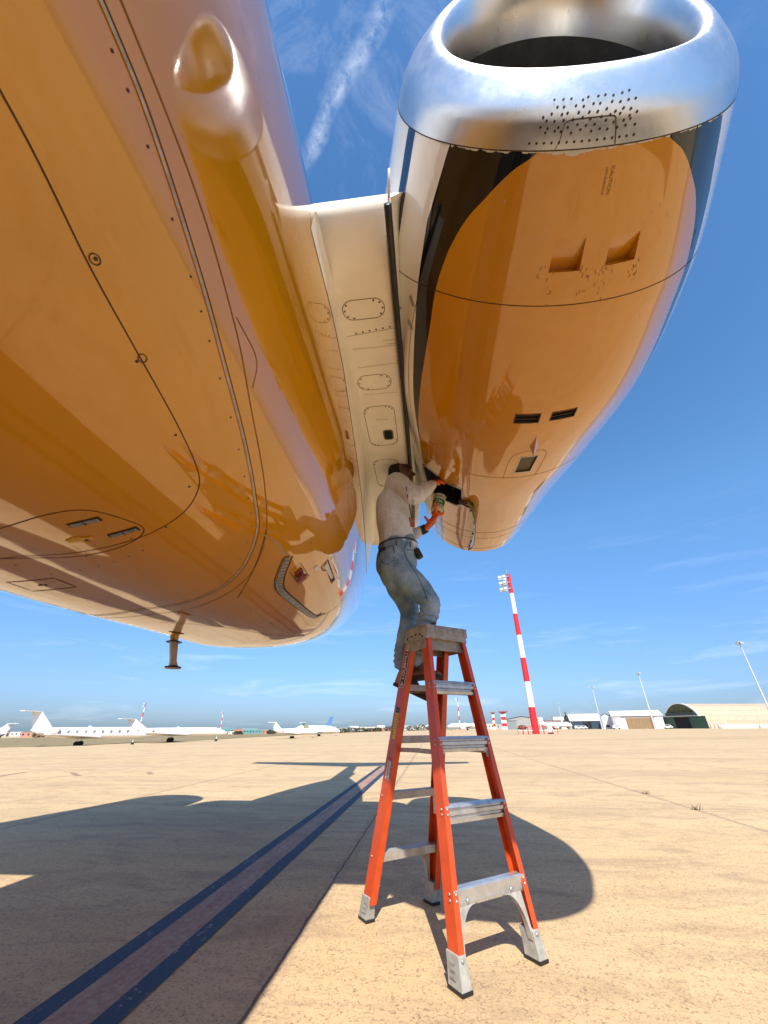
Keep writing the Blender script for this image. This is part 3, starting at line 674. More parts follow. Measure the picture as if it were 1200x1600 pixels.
    ar = MB(); q0, m0 = normals(nac, np.array([2.50]), np.array([-.44]), n_in); ar.tube([q0[0]-m0[0]*.05, q0[0]+m0[0]*.02, p[6]+n_[6]*.05, p[12]+n_[12]*.03], .011, 8); ar.tube([q0[0]+m0[0]*.0, p[4]+n_[4]*.02], .016, 8)
    K(ar.build('door_hinge_arm', simple('brown hinge arm', (.16, .075, .045), .45, metal=.4), smooth=True))
    # small latch door in gold near the pylon, plus cowl latches
    rb('cowl_latch', [(1.80, -.755), (1.80, -.69), (1.97, -.70), (2.04, -.785)], .014, simple('pale latch', (.55, .30, .12), .4), .004, closed=True, straight=True, n=3)
    rb('cowl_seam', [(.70, -.84), (1.0, -.90), (1.6, -.93), (2.2, -.96), (2.8, -.97)], .0035, M_SEAM)
    for (t, a) in ((.80, -.90), (.93, -.905)):
        p_, t2, b2, n2 = surf_frame(t, a, nac, n_in); lm = MB(); lm.box(p_+n2*.004, (.055, .012, .008), ax=(t2*.8+b2*.6, b2*.8-t2*.6, n2)); K(lm.build('cowl_latch', M_ALU))
    sc = MB()
    for _ in range(34):
        t = rng.uniform(.25, .66) if rng.random() < .55 else rng.uniform(.7, 2.0); a = rng.uniform(-.5, .6); ln = rng.uniform(.004, .02)
        ribbon('', nac, n_in, [(t, a), (t+ln*rng.uniform(.2, 1), a+ln*rng.uniform(-.5, .5)), (t+ln*1.1, a+ln*rng.uniform(-.4, .6))], rng.uniform(.0015, .004), None, None, .0009, n=2, mb=sc, taper=False)
    split(K(mesh_obj('paint_chip', sc.v, sc.f, simple('chipped primer', (.55, .42, .25), .6))))
    sc = MB()
    for _ in range(46):
        t = rng.normal(.6, .035); a = rng.choice([-.13, .03, .15, .32, .16])+rng.normal(0, .02); ln = rng.uniform(.004, .012)
        ribbon('', nac, n_in, [(t, a), (t+ln, a+rng.uniform(-.01, .01)), (t+ln*1.6, a+rng.uniform(-.01, .01))], rng.uniform(.0015, .003), None, None, .001, n=2, mb=sc)
    split(K(mesh_obj('oil_streak', sc.v, sc.f, M_SEAMG)))
    # small stencils: mapped onto the cowl by surface coordinates
    def stencil(body, size, t0, a0, dt, da, mat, name):
        o = text_mesh(name, body, 1.0, mat, None, (0, 0, 0), (1, 0, 0), (0, 1, 0), extrude=0, align='LEFT')
        co = np.array([v.co[:] for v in o.data.vertices]); r = nac_r(t0)
        uvt = np.stack([t0+size*(co[:, 0]*dt[0]+co[:, 1]*dt[1]), a0+size*(co[:, 0]*da[0]+co[:, 1]*da[1])/r], 1); p, n_ = normals(nac, uvt[:, 0], uvt[:, 1], n_in); p = p+n_*.0015
        for v, q in zip(o.data.vertices, p): v.co = q
        K(o)
    M_STC = simple('brown stencil', (.22, .075, .015), .6)
    stencil('CAUTION', .018, .255, .088, (1, 0), (0, 1), M_STC, 'stencil'); stencil('NO SURFACE', .013, .258, .060, (1, 0), (0, 1), M_STC, 'stencil')
    stencil('NO STEP', .02, .56, .775, (1, 0), (0, 1), M_BLACK, 'stencil')
    return NA
NACP = build_engine(None, 'port', False); NACS = build_engine(None, 'starboard', True)

# --- pylon
def build_pylon(mir):
    s = (lambda x: 2*XF-x) if mir else (lambda x: x)
    def pz(y): return 2.96
    edge = [(.85, -.034), (1.3, -.030), (2.0, -.020), (2.9, -.010), (3.5, -.015), (4.16, -.05), (4.5, -.31)]
    edge = [(y, x-.012) for y, x in edge]
    prof_in = -.75
    rows = []; ysv = np.concatenate([np.linspace(.85, 1.0, 8), np.linspace(1.1, 4.4, 34)])
    ey, ex = [e[0] for e in edge], [e[1] for e in edge]
    vs = []; fs = []
    for y in ysv:
        xo = float(np.interp(y, ey, ex)); th = .36*math.sqrt(max(.02, min(1, (y-.845)/.25)))*(1 if y < 3.4 else max(.12, (4.6-y)/1.2)); zc = 3.14
        lo = 2.96+(.18-th/2)*(1 if y < 1.12 else 0); hi = lo+th
        for (x, z) in ((prof_in, lo), (xo-.012, lo), (xo, lo+.012), (xo+.06, hi), (prof_in, hi)): vs.append((s(x), y, z))
    n = len(ysv); fs = [(i*5+k, i*5+k+1, i*5+6+k, i*5+5+k) for i in range(n-1) for k in range(4)]+[tuple(range(5)), tuple(range((n-1)*5, n*5))[::-1]]
    o = mesh_obj('engine_pylon', vs, fs, M_CREAM, None); bm = bmesh.new(); bm.from_mesh(o.data); bmesh.ops.recalc_face_normals(bm, faces=bm.faces)
    for e in bm.edges: e.smooth = not (e.is_manifold and e.calc_face_angle(0) > .6)
    for f in bm.faces: f.smooth = True
    bm.to_mesh(o.data); bm.free(); toj(o); P = o; K = lambda q: child_of(q, P)
    tip = MB(); tip.tube([(s(prof_in+.35), .86, 3.1), (s(-.05), .855, 3.1)], .02, 10) if False else None
    # rubber seal filling the gap to the engine
    sb = MB(); sb.tube([(s(float(np.interp(y, ey, ex))-.002-.010*min(y, 2.8)), y, 2.938) for y in np.linspace(.80, 3.9, 20)], [(.019, .018)]*20, 10); K(sb.build('rubber_seal', M_RUB, smooth=True))
    if mir: return P
    sb = MB(); sb.tube([(-.052, .80, 3.01), (-.045, .92, 2.965), (-.042, 1.05, 2.955)], [.007, .010, .004], 8); sb.tube([(-.040, .72, 3.06), (-.050, .80, 3.0)], .006, 8); K(sb.build('leading_edge_fitting', M_WHITE, smooth=True))
    sb = MB(); sb.tube([(-.056, 1.28, 2.953), (-.030, 1.29, 2.940)], .006, 6); K(sb.build('seal_bracket', M_ALU))
    # flat underside coordinates for panels: (x, y)
    Z = 2.96-.0012
    def flat_ring(name, pts, w, mat, closed=True, z=Z):
        L = len(pts); vs = []; fs = []
        P_ = [np.array((a, b, z)) for a, b in pts]
        for i in range(L):
            t = P_[(i+1) % L]-P_[i-1] if closed or 0 < i < L-1 else (P_[1]-P_[0] if i == 0 else P_[-1]-P_[-2]); t = t/np.linalg.norm(t); nrm = np.array((-t[1], t[0], 0)); vs += [P_[i]+nrm*w/2, P_[i]-nrm*w/2]
        fs = [(2*i, 2*i+1, (2*i+3) % (2*L), (2*i+2) % (2*L)) for i in range(L if closed else L-1)]
        return K(mesh_obj(name, vs, fs, mat))
    def oval(cx, cy, w, h, r, n=7):
        q = []
        for (sx, sy, a0) in ((1, 1, 0), (-1, 1, 90), (-1, -1, 180), (1, -1, 270)):
            for k in range(n): a = R(a0+90*k/(n-1)); q.append((cx+sx*(w/2-r)+r*math.cos(a), cy+sy*(h/2-r)+r*math.sin(a)))
        return q
    dots = []
    M_LN = simple('fine panel line', (.17, .12, .08), .7)
    for (cx, cy, w, h, r, nm) in ((-.239, 1.283, .235, .115, .057, 8), (-.246, 1.80, .225, .125, .062, 8), (-.248, 2.24, .225, .44, .06, 12), (-.265, 2.86, .215, .42, .06, 12)):
        ov = oval(cx, cy, w, h, r); flat_ring('access_panel_line', ov, .0042, M_LN); iv = oval(cx, cy, w-.022, h-.022, max(.01, r-.011)); dots += [iv[int(k*len(iv)/nm)] for k in range(nm)]
    flat_ring('skin_lap', [(-.36, 1.44), (-.08, 1.415)], .0025, M_LN, False); flat_ring('skin_lap', [(-.078, .93), (-.078, 2.6)], .002, M_LN, False)
    dots += [(-.055, y) for y in (.93, 1.08, 1.22, 1.38, 1.62, 1.9, 2.15, 2.4, 2.65)]+[(-.065-.02*k, 1.40+.002*k) for k in range(0, 14, 2)]
    small = [(-.34+.013*k+rng.normal(0, .001), 1.53+rng.normal(0, .002)) for k in range(20)]+[(-.33+.014*k, 1.67-.0006*k) for k in range(19)]+[(-.15+.012*k, 1.49) for k in range(6)]+[(-.08, 1.46+.03*k) for k in range(8)]+[(-.33+.015*k, 1.90) for k in range(16)]+[(-.13+.012*k, 1.515) for k in range(5)]
    db = MB()
    for pts, r in ((dots, .0055), (small, .0030)):
        for (x, y) in pts: db.add([(x+r*math.cos(2*math.pi*k/8), y+r*math.sin(2*math.pi*k/8), Z-.0016) for k in range(8)], [tuple(range(8))])
    split(K(mesh_obj('fastener', db.v, db.f, M_STUD)))
    # drain window: dark opening in a metal frame
    wv = oval(-.205, 2.335, .068, .105, .02, 5); db = MB(); db.add([(x, y, Z-.0015) for x, y in wv], [tuple(range(len(wv)))]); K(mesh_obj('drain_window', db.v, db.f, M_BLACK)); flat_ring('window_frame', wv, .012, simple('dark frame', (.11, .10, .08), .5), z=Z-.003)
    text_mesh('stencil', 'PRESS TO TEST', .013, M_LN, None, (-.235, 2.16, Z-.0015), (1, 0, 0), (0, -1, 0), extrude=0).parent = P
    # fillet blending the pylon into the flank
    yv = np.linspace(.80, 4.3, 50); vs = []
    for y in yv:
        a_lo = float(np.interp(y, [.8, 1.2, 1.5, 1.85, 2.2, 2.9, 3.6, 4.3], [1.60, 1.612, 1.585, 1.53, 1.50, 1.45, 1.40, 1.35])); lowp, ln_ = normals(fus, np.array([y]), np.array([a_lo]), f_in); lo = lowp[0]+ln_[0]*.002
        xt = float(np.interp(y, [.8, 1.8, 2.5, 3.2, 4.3], [-.378, -.368, -.392, -.44, -.55])); top = np.array((xt, y, 2.9580))
        for k in range(7):      # hug the flank, then turn onto the underside
            q = k/6; a_k = a_lo+(1.70-a_lo)*q; f_, n_ = normals(fus, np.array([y]), np.array([a_k]), f_in); w = q**2.2
            vs.append((f_[0]+n_[0]*(.002+.006*q))*(1-w)+top*w)
        
    K(mesh_obj('pylon_fillet', vs, [(i*7+k, i*7+k+1, i*7+8+k, i*7+7+k) for i in range(49) for k in range(6)], M_CREAM, None, True))
    return P
build_pylon(False); build_pylon(True)

# --- tail, wings and gear (mostly out of view; they cast the shadows and show in the reflections)
def aero(name, root_le, root_te, tip_le, tip_te, th, mat):
    """tapered wing panel between two chords given as 3-D points"""
    rl, rt_, tl, tt = (np.array(q, float) for q in (root_le, root_te, tip_le, tip_te)); n = 12
    span = (tl+tt)/2-(rl+rt_)/2; ch = rt_-rl; nrm = np.cross(span, ch); nrm /= np.linalg.norm(nrm); vs = []
    for le, te, k in ((rl, rt_, 1.0), ((rl+tl)/2, (rt_+tt)/2, .8), (tl, tt, .45)):
        for i in range(n+1):
            x = i/n; t = th*k*(2.6*math.sqrt(x)*(1-x)+.02*(1-x)); vs.append(le+(te-le)*x+nrm*t*.5)
        for i in range(n-1, 0, -1):
            x = i/n; t = th*k*(2.6*math.sqrt(x)*(1-x)+.02*(1-x)); vs.append(le+(te-le)*x-nrm*t*.5)
    m = 2*n; fs = [(s_*m+i, s_*m+(i+1) % m, (s_+1)*m+(i+1) % m, (s_+1)*m+i) for s_ in range(2) for i in range(m)]+[tuple(range(m)), tuple(range(2*m, 3*m))[::-1]]
    return MB().add(vs, fs).build(name, mat, smooth=True, autos=.9)
toj(aero('tail_fin', (XF, 5.0, 3.7), (XF, 8.4, 3.7), (XF, 7.3, 6.4), (XF, 9.2, 6.4), .28, M_WHITE))
toj(aero('tailplane', (XF, 7.5, 6.42), (XF, 9.0, 6.42), (XF+3.5, 8.7, 6.45), (XF+3.5, 9.35, 6.45), .14, M_WHITE))
toj(aero('tailplane', (XF, 7.5, 6.42), (XF, 9.0, 6.42), (XF-3.5, 8.7, 6.45), (XF-3.5, 9.35, 6.45), .14, M_WHITE))
for sx in (1, -1): toj(aero('wing', (XF+sx*.9, -9.0, 1.75), (XF+sx*.9, -3.2, 1.75), (XF+sx*13, -3.2, 2.6), (XF+sx*13, -1.9, 2.6), .55, M_WHITE))
def gear_leg(x, y, r, tall, dx=.22):
    g_ = MB(); g_.tube([(x, y, r), (x, y+.1, tall)], .07, 12); o = toj(g_.build('landing_gear_leg', M_WHITE, smooth=True))
    for s_ in (-1, 1):
        w = MB(); w.lathe((x+s_*dx, y, r), [(.12, -.1), (r-.06, -.1), (r, -.06), (r, .06), (r-.06, .1), (.12, .1)], 28, ax=(np.array((0, 1., 0)), np.array((0, 0, 1.)), np.array((1., 0, 0)))); wo = w.build('wheel', M_RUB, smooth=True, autos=.7); child_of(wo, o)
        h_ = MB(); h_.lathe((x+s_*dx, y, r), [(.02, -.104), (.14, -.104), (.14, .104), (.02, .104)], 20, ax=(np.array((0, 1., 0)), np.array((0, 0, 1.)), np.array((1., 0, 0)))); child_of(h_.build('wheel_hub', M_ALU), o)
gear_leg(XF+2.1, -4.6, .45, 1.8); gear_leg(XF-2.1, -4.6, .45, 1.8); gear_leg(XF, -14.8, .28, 1.7, .16)
# ------------------------------------------------------------------ orange step ladder (steps on both sides)
M_ORA = simple('orange fibreglass', (.62, .072, .012), .42, var=.16, scale=14, coat=.15)
M_STEP = simple('ladder aluminium', (.56, .56, .55), .38, metal=.75, var=.22, scale=16)
M_STEP_REFL = simple('reflected beige aluminium', (.42, .37, .31), .55, metal=.35, var=.25, scale=16)  # beige reflected light put into the aluminium's base colour
M_CAP = simple('grey plastic cap', (.33, .30, .265), .75, var=.35, scale=18, bump=.3)
M_BOOT = simple('pale grey boot', (.36, .35, .32), .6, var=.3, scale=22, bump=.15)
LA = R(37.2); LC = np.array((-.009, 2.79, 0)); E1 = np.array((math.cos(LA), math.sin(LA), 0)); E2 = np.array((-math.sin(LA), math.cos(LA), 0)); EZ = np.array((0, 0, 1.))
LAD = thing('step_ladder', 'orange double-sided step ladder with grey top standing under the engine', 'ladder', (LC[0], LC[1], 0), LA)
def tol(o):
    o.parent = LAD; o.matrix_parent_inverse = (Matrix.Translation(Vector(LC)) @ Matrix.Rotation(LA, 4, 'Z')).inverted(); return o
HT = 1.50
def lw(z): return .500-.120*z
def ldp(z): return .880-.420*z
def lpt(sa, sb, z, ins=0.0, ind=0.0):    # corner line of the ladder at height z, inset from the outside
    return LC+E1*sa*(lw(z)/2-ins)+E1*.055*z+E2*sb*(ldp(z)/2-ind)+EZ*z
def rail(sa, sb, z0, z1):
    mb = MB(); W_, F_, T_ = (.074, .030, .0045) if sb < 0 else (.094, .040, .0045)
    # C profile, open towards +E1; web on the -E1 side
    prof = [(0, -W_), (F_, -W_), (F_, -W_+T_), (T_, -W_+T_), (T_, -T_), (F_, -T_), (F_, 0), (0, 0)] if sb > 0 else [(0, 0), (F_, 0), (F_, T_), (T_, T_), (T_, W_-T_), (F_, W_-T_), (F_, W_), (0, W_)]
    if sa > 0: prof = [(-x, y) for x, y in prof]
    if sa > 0: web = 1
    rings = []
    for z in (z0, z1):
        o = LC+E1*sa*(lw(z)/2)+E1*.055*z+E2*sb*(ldp(z)/2)+EZ*z; rings.append([o+E1*(x)+E2*y for x, y in prof])
    n = len(prof); mb.add(rings[0]+rings[1], [(i, (i+1) % n, n+(i+1) % n, n+i) for i in range(n)]+[tuple(range(n))[::-1], tuple(range(n, 2*n))])
    return tol(mb.build('rail', M_ORA, bevel=.0012))
RAILS = {}
for sa in (-1, 1):
    for sb in (-1, 1): RAILS[sa, sb] = rail(sa, sb, .075, 1.485)
ZS = (.285, .580, .880, 1.180)
for sb in (-1, 1):
    for k, z in enumerate(ZS):
        a, b = lpt(-1, sb, z, .006), lpt(1, sb, z, .006); c = (a+b)/2; L = np.linalg.norm(b-a); mb = MB(); D = .080; o_ = -sb*1.0
        # ribbed channel tread: top, front lip with a deep groove, bottom lip
        if sb < 0:
            D = .045; pf = [(0, .006), (.004, .012), (D, .012), (D, -.064), (D-.004, -.064), (D-.004, .005), (.012, .005), (.012, -.012), (.002, -.016), (.002, -.030), (.012, -.034), (.012, -.048), (.002, -.052), (.002, -.064), (0, -.064), (-.003, -.048), (.006, -.044), (.006, -.036), (-.003, -.030), (-.003, -.014), (.006, -.010), (.006, -.004), (-.003, 0)] if k else [(0, .006), (.004, .012), (D, .012), (D, -.050), (0, -.050), (-.002, -.036), (0, -.034)]
        else: pf = [(0, .008), (.004, .012), (D, .012), (D, -.026), (D-.004, -.026), (D-.004, .005), (.010, .005), (.010, -.004), (.003, -.007), (.003, -.014), (.010, -.017), (.010, -.024), (.018, -.028), (.018, -.031), (0, -.031), (-.003, -.024), (-.003, -.017), (0, -.010), (0, -.004), (-.003, 0)]
        mb.prism([(x*o_, y) for x, y in pf], (E2, EZ, E1), c-E2*0, -L/2, L/2)
        st = tol(mb.build('step', M_STEP if sb < 0 else M_STEP_REFL))
        rv = MB()
        for sa in (-1, 1):
            for dz in ((0.0, -.02) if sb < 0 else (0.0,)):
                q = lpt(sa, sb, z+dz-.005)+E1*sa*.001; q2 = q-E2*sb*.025
                rv.lathe(q2, [(.007, 0), (.006, .003), (.001, .0045)], 10, ax=(E2, EZ, E1*sa))
                q3 = lpt(sa, sb, z+dz-.005, .016)+E2*sb*.0005; rv.lathe(q3, [(.0065, 0), (.0055, .003), (.001, .0045)], 10, ax=(E1, EZ, E2*sb))
        for o in split(child_of(rv.build('rivet', M_STEP, smooth=True), st)): o.matrix_parent_inverse = st.matrix_parent_inverse.copy(); o.parent = st; o.matrix_parent_inverse = Matrix.Identity(4)
        if k == 0:
            for sa in (-1, 1):   # curved gusset from the bottom step to the foot
                pl = []; x0 = lw(z)/2-.035; zt = z-(.047 if sb < 0 else .028)
                top_in, bot = x0-.105, .075
                pl.append((top_in-.01, zt)); 
                for q in np.linspace(0, 1, 12): pl.append((top_in+(lw(.08)/2-.045-top_in)*math.sin(q*math.pi/2)**.9, zt-(zt-bot)*(1-math.cos(q*math.pi/2)) if False else bot+(zt-bot)*math.cos(q*math.pi/2)))
                pl += [(lw(.08)/2-.030, bot), (x0+.002, zt)]
                ci = lpt(0, sb, z)-E2*sb*.012; sl_ = (ldp(.0)-ldp(z))/2/z
                vs = []
                for d in (0, -.028*sb):
                    for (x, zz_) in pl: vs.append(LC+E1*sa*x+E2*(sb*(ldp(zz_)/2-.006)+d)+EZ*zz_)
                n = len(pl); mb = MB().add(vs, [tuple(range(n))[::-1], tuple(range(n, 2*n))]+[(i, (i+1) % n, n+(i+1) % n, n+i) for i in range(n)])
                tol(mb.build('gusset', M_BOOT))
                rv = MB(); rv.lathe(LC+E1*sa*(x0-.06)+E2*sb*(ldp(z)/2+.004)+EZ*(z-.032 if sb < 0 else z-.016), [(.009, 0), (.008, .003), (.001, .005)], 10, ax=(E1, EZ, E2*sb)); tol(rv.build('gusset_rivet', M_STEP, smooth=True))
# feet
for sa in (-1, 1):
    for sb in (-1, 1):
        mb = MB(); z1 = .108; n = 4; rings = []
        for z, gx, gy in ((.012, .011, .009), (.03, .008, .008), (.075, .004, .005), (z1, .003, .004)):
            o = LC+E1*sa*(lw(z)/2)+E2*sb*(ldp(z)/2)+EZ*z
            xs = (sa*gx*.6, -sa*(.038+gx)); ysn = (sb*gy*.6, -sb*(.078+gy*.6))
            rings.append([o+E1*xs[0]+E2*ysn[0], o+E1*xs[1]+E2*ysn[0], o+E1*xs[1]+E2*ysn[1], o+E1*xs[0]+E2*ysn[1]])
        # flared boot, open above so the rail drops in
        vs = [v for r_ in rings for v in r_]; fs = [(i*4+k, i*4+(k+1) % 4, i*4+4+(k+1) % 4, i*4+4+k) for i in range(3) for k in range(4)]+[(3, 2, 1, 0), (12, 13, 14, 15)]
        ft = tol(MB().add(vs, fs).build('foot', M_BOOT, bevel=.003))
        pd = MB(); o = LC+E1*sa*(lw(0)/2-.022)+E2*sb*(ldp(0)/2-.043)+EZ*.0075; pd.box(o, (.058, .096, .013), ax=(E1, E2, EZ)); q = child_of(pd.build('rubber_pad', M_RUB, bevel=.002), ft)
        rb_ = MB()
        for k in range(3):
            z = .040+.018*k; o = LC+E1*sa*(lw(z)/2+.0065-.0022*k)+E2*sb*(ldp(z)/2-.045)+EZ*z; rb_.box(o, (.003, .036-.004*k, .007), ax=(E1, E2, EZ))
        split(child_of(rb_.build('moulded_rib', M_CAP), ft))
        rv = MB(); z = .092; o = LC+E1*sa*(lw(z)/2-.018)+E2*sb*(ldp(z)/2+.0035)+EZ*z; rv.lathe(o, [(.008, 0), (.007, .003), (.001, .005)], 10, ax=(E1, EZ, E2*sb)); child_of(rv.build('rivet', M_STEP, smooth=True), ft)
# top cap with skirts, tray edges and holes
mb = MB(); hw, hd = .182, .138
pl = []
for (sx, sy, a0) in ((1, 1, 0), (-1, 1, 90), (-1, -1, 180), (1, -1, 270)):
    for k in range(5): a = R(a0+90*k/4); pl.append((sx*(hw-.03)+.03*math.cos(a), sy*(hd-.03)+.03*math.sin(a)))
def wob(i): return .006*math.sin(i*2.4)
n = len(pl); rings = []
for z, k in ((1.455, 1.0), (1.475, 1.0), (1.532, .975), (1.545, .955)):
    rings += [LC+E1*(x*k+.085)+E2*y*k+EZ*(z+(wob(i)+(.030*(abs(y)/hd > .9)*(abs(x)/hw < .6)) if z < 1.46 else 0)) for i, (x, y) in enumerate(pl)]
fs = [(i*n+k, i*n+(k+1) % n, (i+1)*n+(k+1) % n, (i+1)*n+k) for i in range(3) for k in range(n)]+[tuple(range(n))[::-1]]
inner = [LC+E1*(x*.86+.085)+E2*y*.80+EZ*1.545 for x, y in pl]+[LC+E1*(x*.84+.085)+E2*y*.77+EZ*1.528 for x, y in pl]
fs += [(3*n+k, 3*n+(k+1) % n, 4*n+(k+1) % n, 4*n+k) for k in range(n)]+[(4*n+k, 4*n+(k+1) % n, 5*n+(k+1) % n, 5*n+k) for k in range(n)]+[tuple(range(5*n, 6*n))]
mb.add(rings+inner, fs); TOP = tol(mb.build('top_cap', M_CAP, autos=.6))
mb = MB()
for sb in (-1, 1): mb.box(LC+E1*.085+E2*sb*.10+EZ*1.43, (.32, .012, .085), ax=(E1, E2, EZ))
split(child_of(mb.build('cap_skirt', M_CAP, bevel=.004), TOP))
mb = MB()
for sx in (-1, 1): mb.box(LC+E1*(.085+sx*.168)+EZ*1.435, (.014, .245, .085), ax=(E1, E2, EZ), taper=.9)
split(child_of(mb.build('cap_end', M_CAP, bevel=.005), TOP))
mb = MB()
for (u, z) in ((-.07, 1.487), (-.02, 1.492), (.03, 1.488), (.08, 1.478), (-.09, 1.47)): mb.lathe(LC-E1*(hw-.084)+E2*u+EZ*z, [(.007, 0), (.007, .0015), (.0, .0018)], 10, ax=(E2, EZ, -E1))
split(child_of(mb.build('cap_hole', M_BLACK), TOP))
mb = MB()
for sx in (-1, 1): mb.box(LC+E1*(.085+sx*.08)-E2*(hd-.004)+EZ*1.51, (.05, .012, .045), ax=(E1, E2, EZ)); mb.box(LC+E1*(.085+sx*.160)-E2*(hd-.004)+EZ*1.512, (.03, .014, .062), ax=(E1, E2, EZ))
split(child_of(mb.build('cap_rib', M_CAP, bevel=.004), TOP))
# spreader bars (hinged in the middle)
for sa in (-1, 1):
    z = .815; a, b = lpt(sa, -1, z, .034, .02), lpt(sa, 1, z, .034, .02); m_ = (a+b)/2+EZ*.004
    for q0, q1, dx in ((a, m_+E2*.03, 0), (m_-E2*.03, b, .005)):
        d = (q1-q0)/np.linalg.norm(q1-q0); mb = MB(); mb.box((q0+q1)/2-E1*sa*dx, (np.linalg.norm(q1-q0), .004, .024), ax=(d, E1, np.cross(d, E1))); mb2 = tol(mb.build('spreader_bar', M_STEP_REFL, bevel=.0008))
    mb = MB()
    for q in (a, m_, b): mb.lathe(q-E1*sa*.006, [(.009, -.004), (.009, .010), (.002, .012)], 12, ax=(E2, EZ, -E1*sa))
    split(tol(mb.build('spreader_pivot', M_STEP, smooth=True)))
    mb = MB(); mb.box(lpt(sa, -1, z-.005, .020, .02), (.03, .018, .05), ax=(E1, E2, EZ)); tol(mb.build('spreader_bracket', M_STEP_REFL, bevel=.003))
# stickers on the outer web of the rear left rail
RL = RAILS[-1, 1]; ra, rb2 = lpt(-1, 1, .2), lpt(-1, 1, 1.4); RU = (rb2-ra)/np.linalg.norm(rb2-ra); WN = np.cross(RU, -E2); WN = -E1-( -E1@RU)*RU; WN /= np.linalg.norm(WN); WS = np.cross(WN, RU); WS /= np.linalg.norm(WS)
def web_pt(z, d=0.0, sb=1, off=.0012): 
    return lpt(-1, sb, z)-E2*sb*(.047)+WS*d+WN*off
def sticker(name, z, ln, wd, mat, parent, off=.0012, round_=0.0, sb=1):
    c = web_pt(z, 0, sb, off); q = []
    r = min(round_, wd/2-.0001)
    if r <= 0: q = [(-ln/2, -wd/2), (ln/2, -wd/2), (ln/2, wd/2), (-ln/2, wd/2)]
    else:
        for (sx, sy, a0) in ((1, 1, 0), (-1, 1, 90), (-1, -1, 180), (1, -1, 270)):
            for k in range(6): a = R(a0+18*k); q.append((sx*(ln/2-r)+r*math.cos(a), sy*(wd/2-r)+r*math.sin(a)))
    return child_of(mesh_obj(name, [c+RU*x+WS*y for x, y in q], [tuple(range(len(q)))], mat), parent)
M_LBK = simple('label black', (.008, .008, .009), .4); M_LWH = simple('label white', (.72, .70, .66), .5); M_LYE = simple('label yellow', (.80, .52, .02), .45); M_LRD = simple('label red', (.5, .03, .02), .5)
sticker('maker_label', 1.305, .272, .055, M_LWH, RL, .0010, .027); lb = sticker('maker_label', 1.305, .264, .048, M_LBK, RL, .0016, .0235)
def rail_text(body, z, size, mat, d=0.0, flip=1, off=.0024, bold=0.0):
    o = text_mesh('lettering', body, size, mat, None, web_pt(z, d, 1, off), RU*flip, np.cross(WN, RU)*flip, extrude=.0002, bold=bold); child_of(o, RL); return o
rail_text('LOUISVILLE', 1.322, .040, M_LWH, bold=.0008)
c = web_pt(1.195, 0, 1, .0024); child_of(mesh_obj('arrow_mark', [c+RU*.018, c-RU*.014+WS*.015, c-RU*.006, c-RU*.014-WS*.015], [(0, 1, 2), (0, 2, 3)], M_LWH), RL)
sticker('warning_label', .965, .185, .040, M_LYE, RL); sticker('warning_header', 1.040, .034, .040, M_LBK, RL, .0018)
rail_text('!', 1.040, .03, M_LYE, off=.0026)
mb = MB()
for k in range(9):
    for j in range(3):
        if rng.random() < .8: mb.box(web_pt(.885+.0155*k, -.012+.012*j, 1, .0018), (.011*rng.uniform(.5, 1), .006, .0004), ax=(RU, WS, WN))
split(child_of(mb.build('warning_print', simple('brown print', (.30, .13, .02), .6)), RL))
sticker('info_label', .715, .115, .040, M_LWH, RL); sticker('info_header', .765, .02, .040, M_LRD, RL, .0018)
mb = MB()
for k in range(8): mb.box(web_pt(.665+.0115*k, rng.uniform(-.006, .006), 1, .0018), (.005, .028*rng.uniform(.5, 1), .0004), ax=(RU, WS, WN))
split(child_of(mb.build('info_print', M_LBK), RL))
mb = MB(); q_ = lpt(1, 1, .50, .033)-E2*.04; 
child_of(mesh_obj('inner_label', [q_+E2*a+EZ*b for a, b in ((-.012, -.05), (.012, -.05), (.012, .05), (-.012, .05))], [(0, 1, 2, 3)], M_LWH), RAILS[1, 1])

# ------------------------------------------------------------------ the mechanic
PERS = thing('person', 'mechanic in grey sweatshirt and blue jeans standing on the ladder, reaching into the engine', 'person', (-.10, 2.90, 1.195))
PO = Matrix.Translation(Vector((.10, -2.90, -1.195)))
def top(o): o.parent = PERS; o.matrix_parent_inverse = PO; return o
M_SKIN = simple('dark skin', (.115, .050, .032), .5, var=.15, scale=20)
M_SHIRT = simple('heather grey sweatshirt', (.58, .61, .70), .92, var=.16, scale=45, bump=.6, bscale=220)
M_GLOVE = simple('orange glove', (.72, .11, .012), .6, var=.15, scale=40, bump=.3, bscale=150)
M_CUFF = simple('black cuff', (.02, .02, .02), .7)
M_HAIR = simple('black hair', (.012, .010, .010), .75, bump=.8, bscale=180)
M_SHOE = simple('brown leather shoe', (.20, .105, .055), .5, var=.3, scale=22); M_SOLE = simple('dark sole', (.055, .035, .022), .8, var=.3); M_TAN = simple('sunlit tan heel', (.42, .25, .13), .8, var=.2)  # heel tan: sunlight on the brown shoe put into a lighter colour
def denim_mat():
    t = NT('faded denim'); v = t.coord(); f = t.ramp(t.noise(7, 5, .6, v), .35, .68); col = t.mix(f, (.085, .17, .27), (.30, .42, .52))
    w = t.noise(240, 2, .5, t.coord('Object', (1, 1, .35))); col = t.mix(t.math('MULTIPLY', t.ramp(w, .45, .62), .3), col, (.25, .30, .33)); t.l.new(col, t.b.inputs['Base Color']); setin(t.b, Roughness=.9); t.bump(w, .3, .002); return t.m
M_DEN = denim_mat()
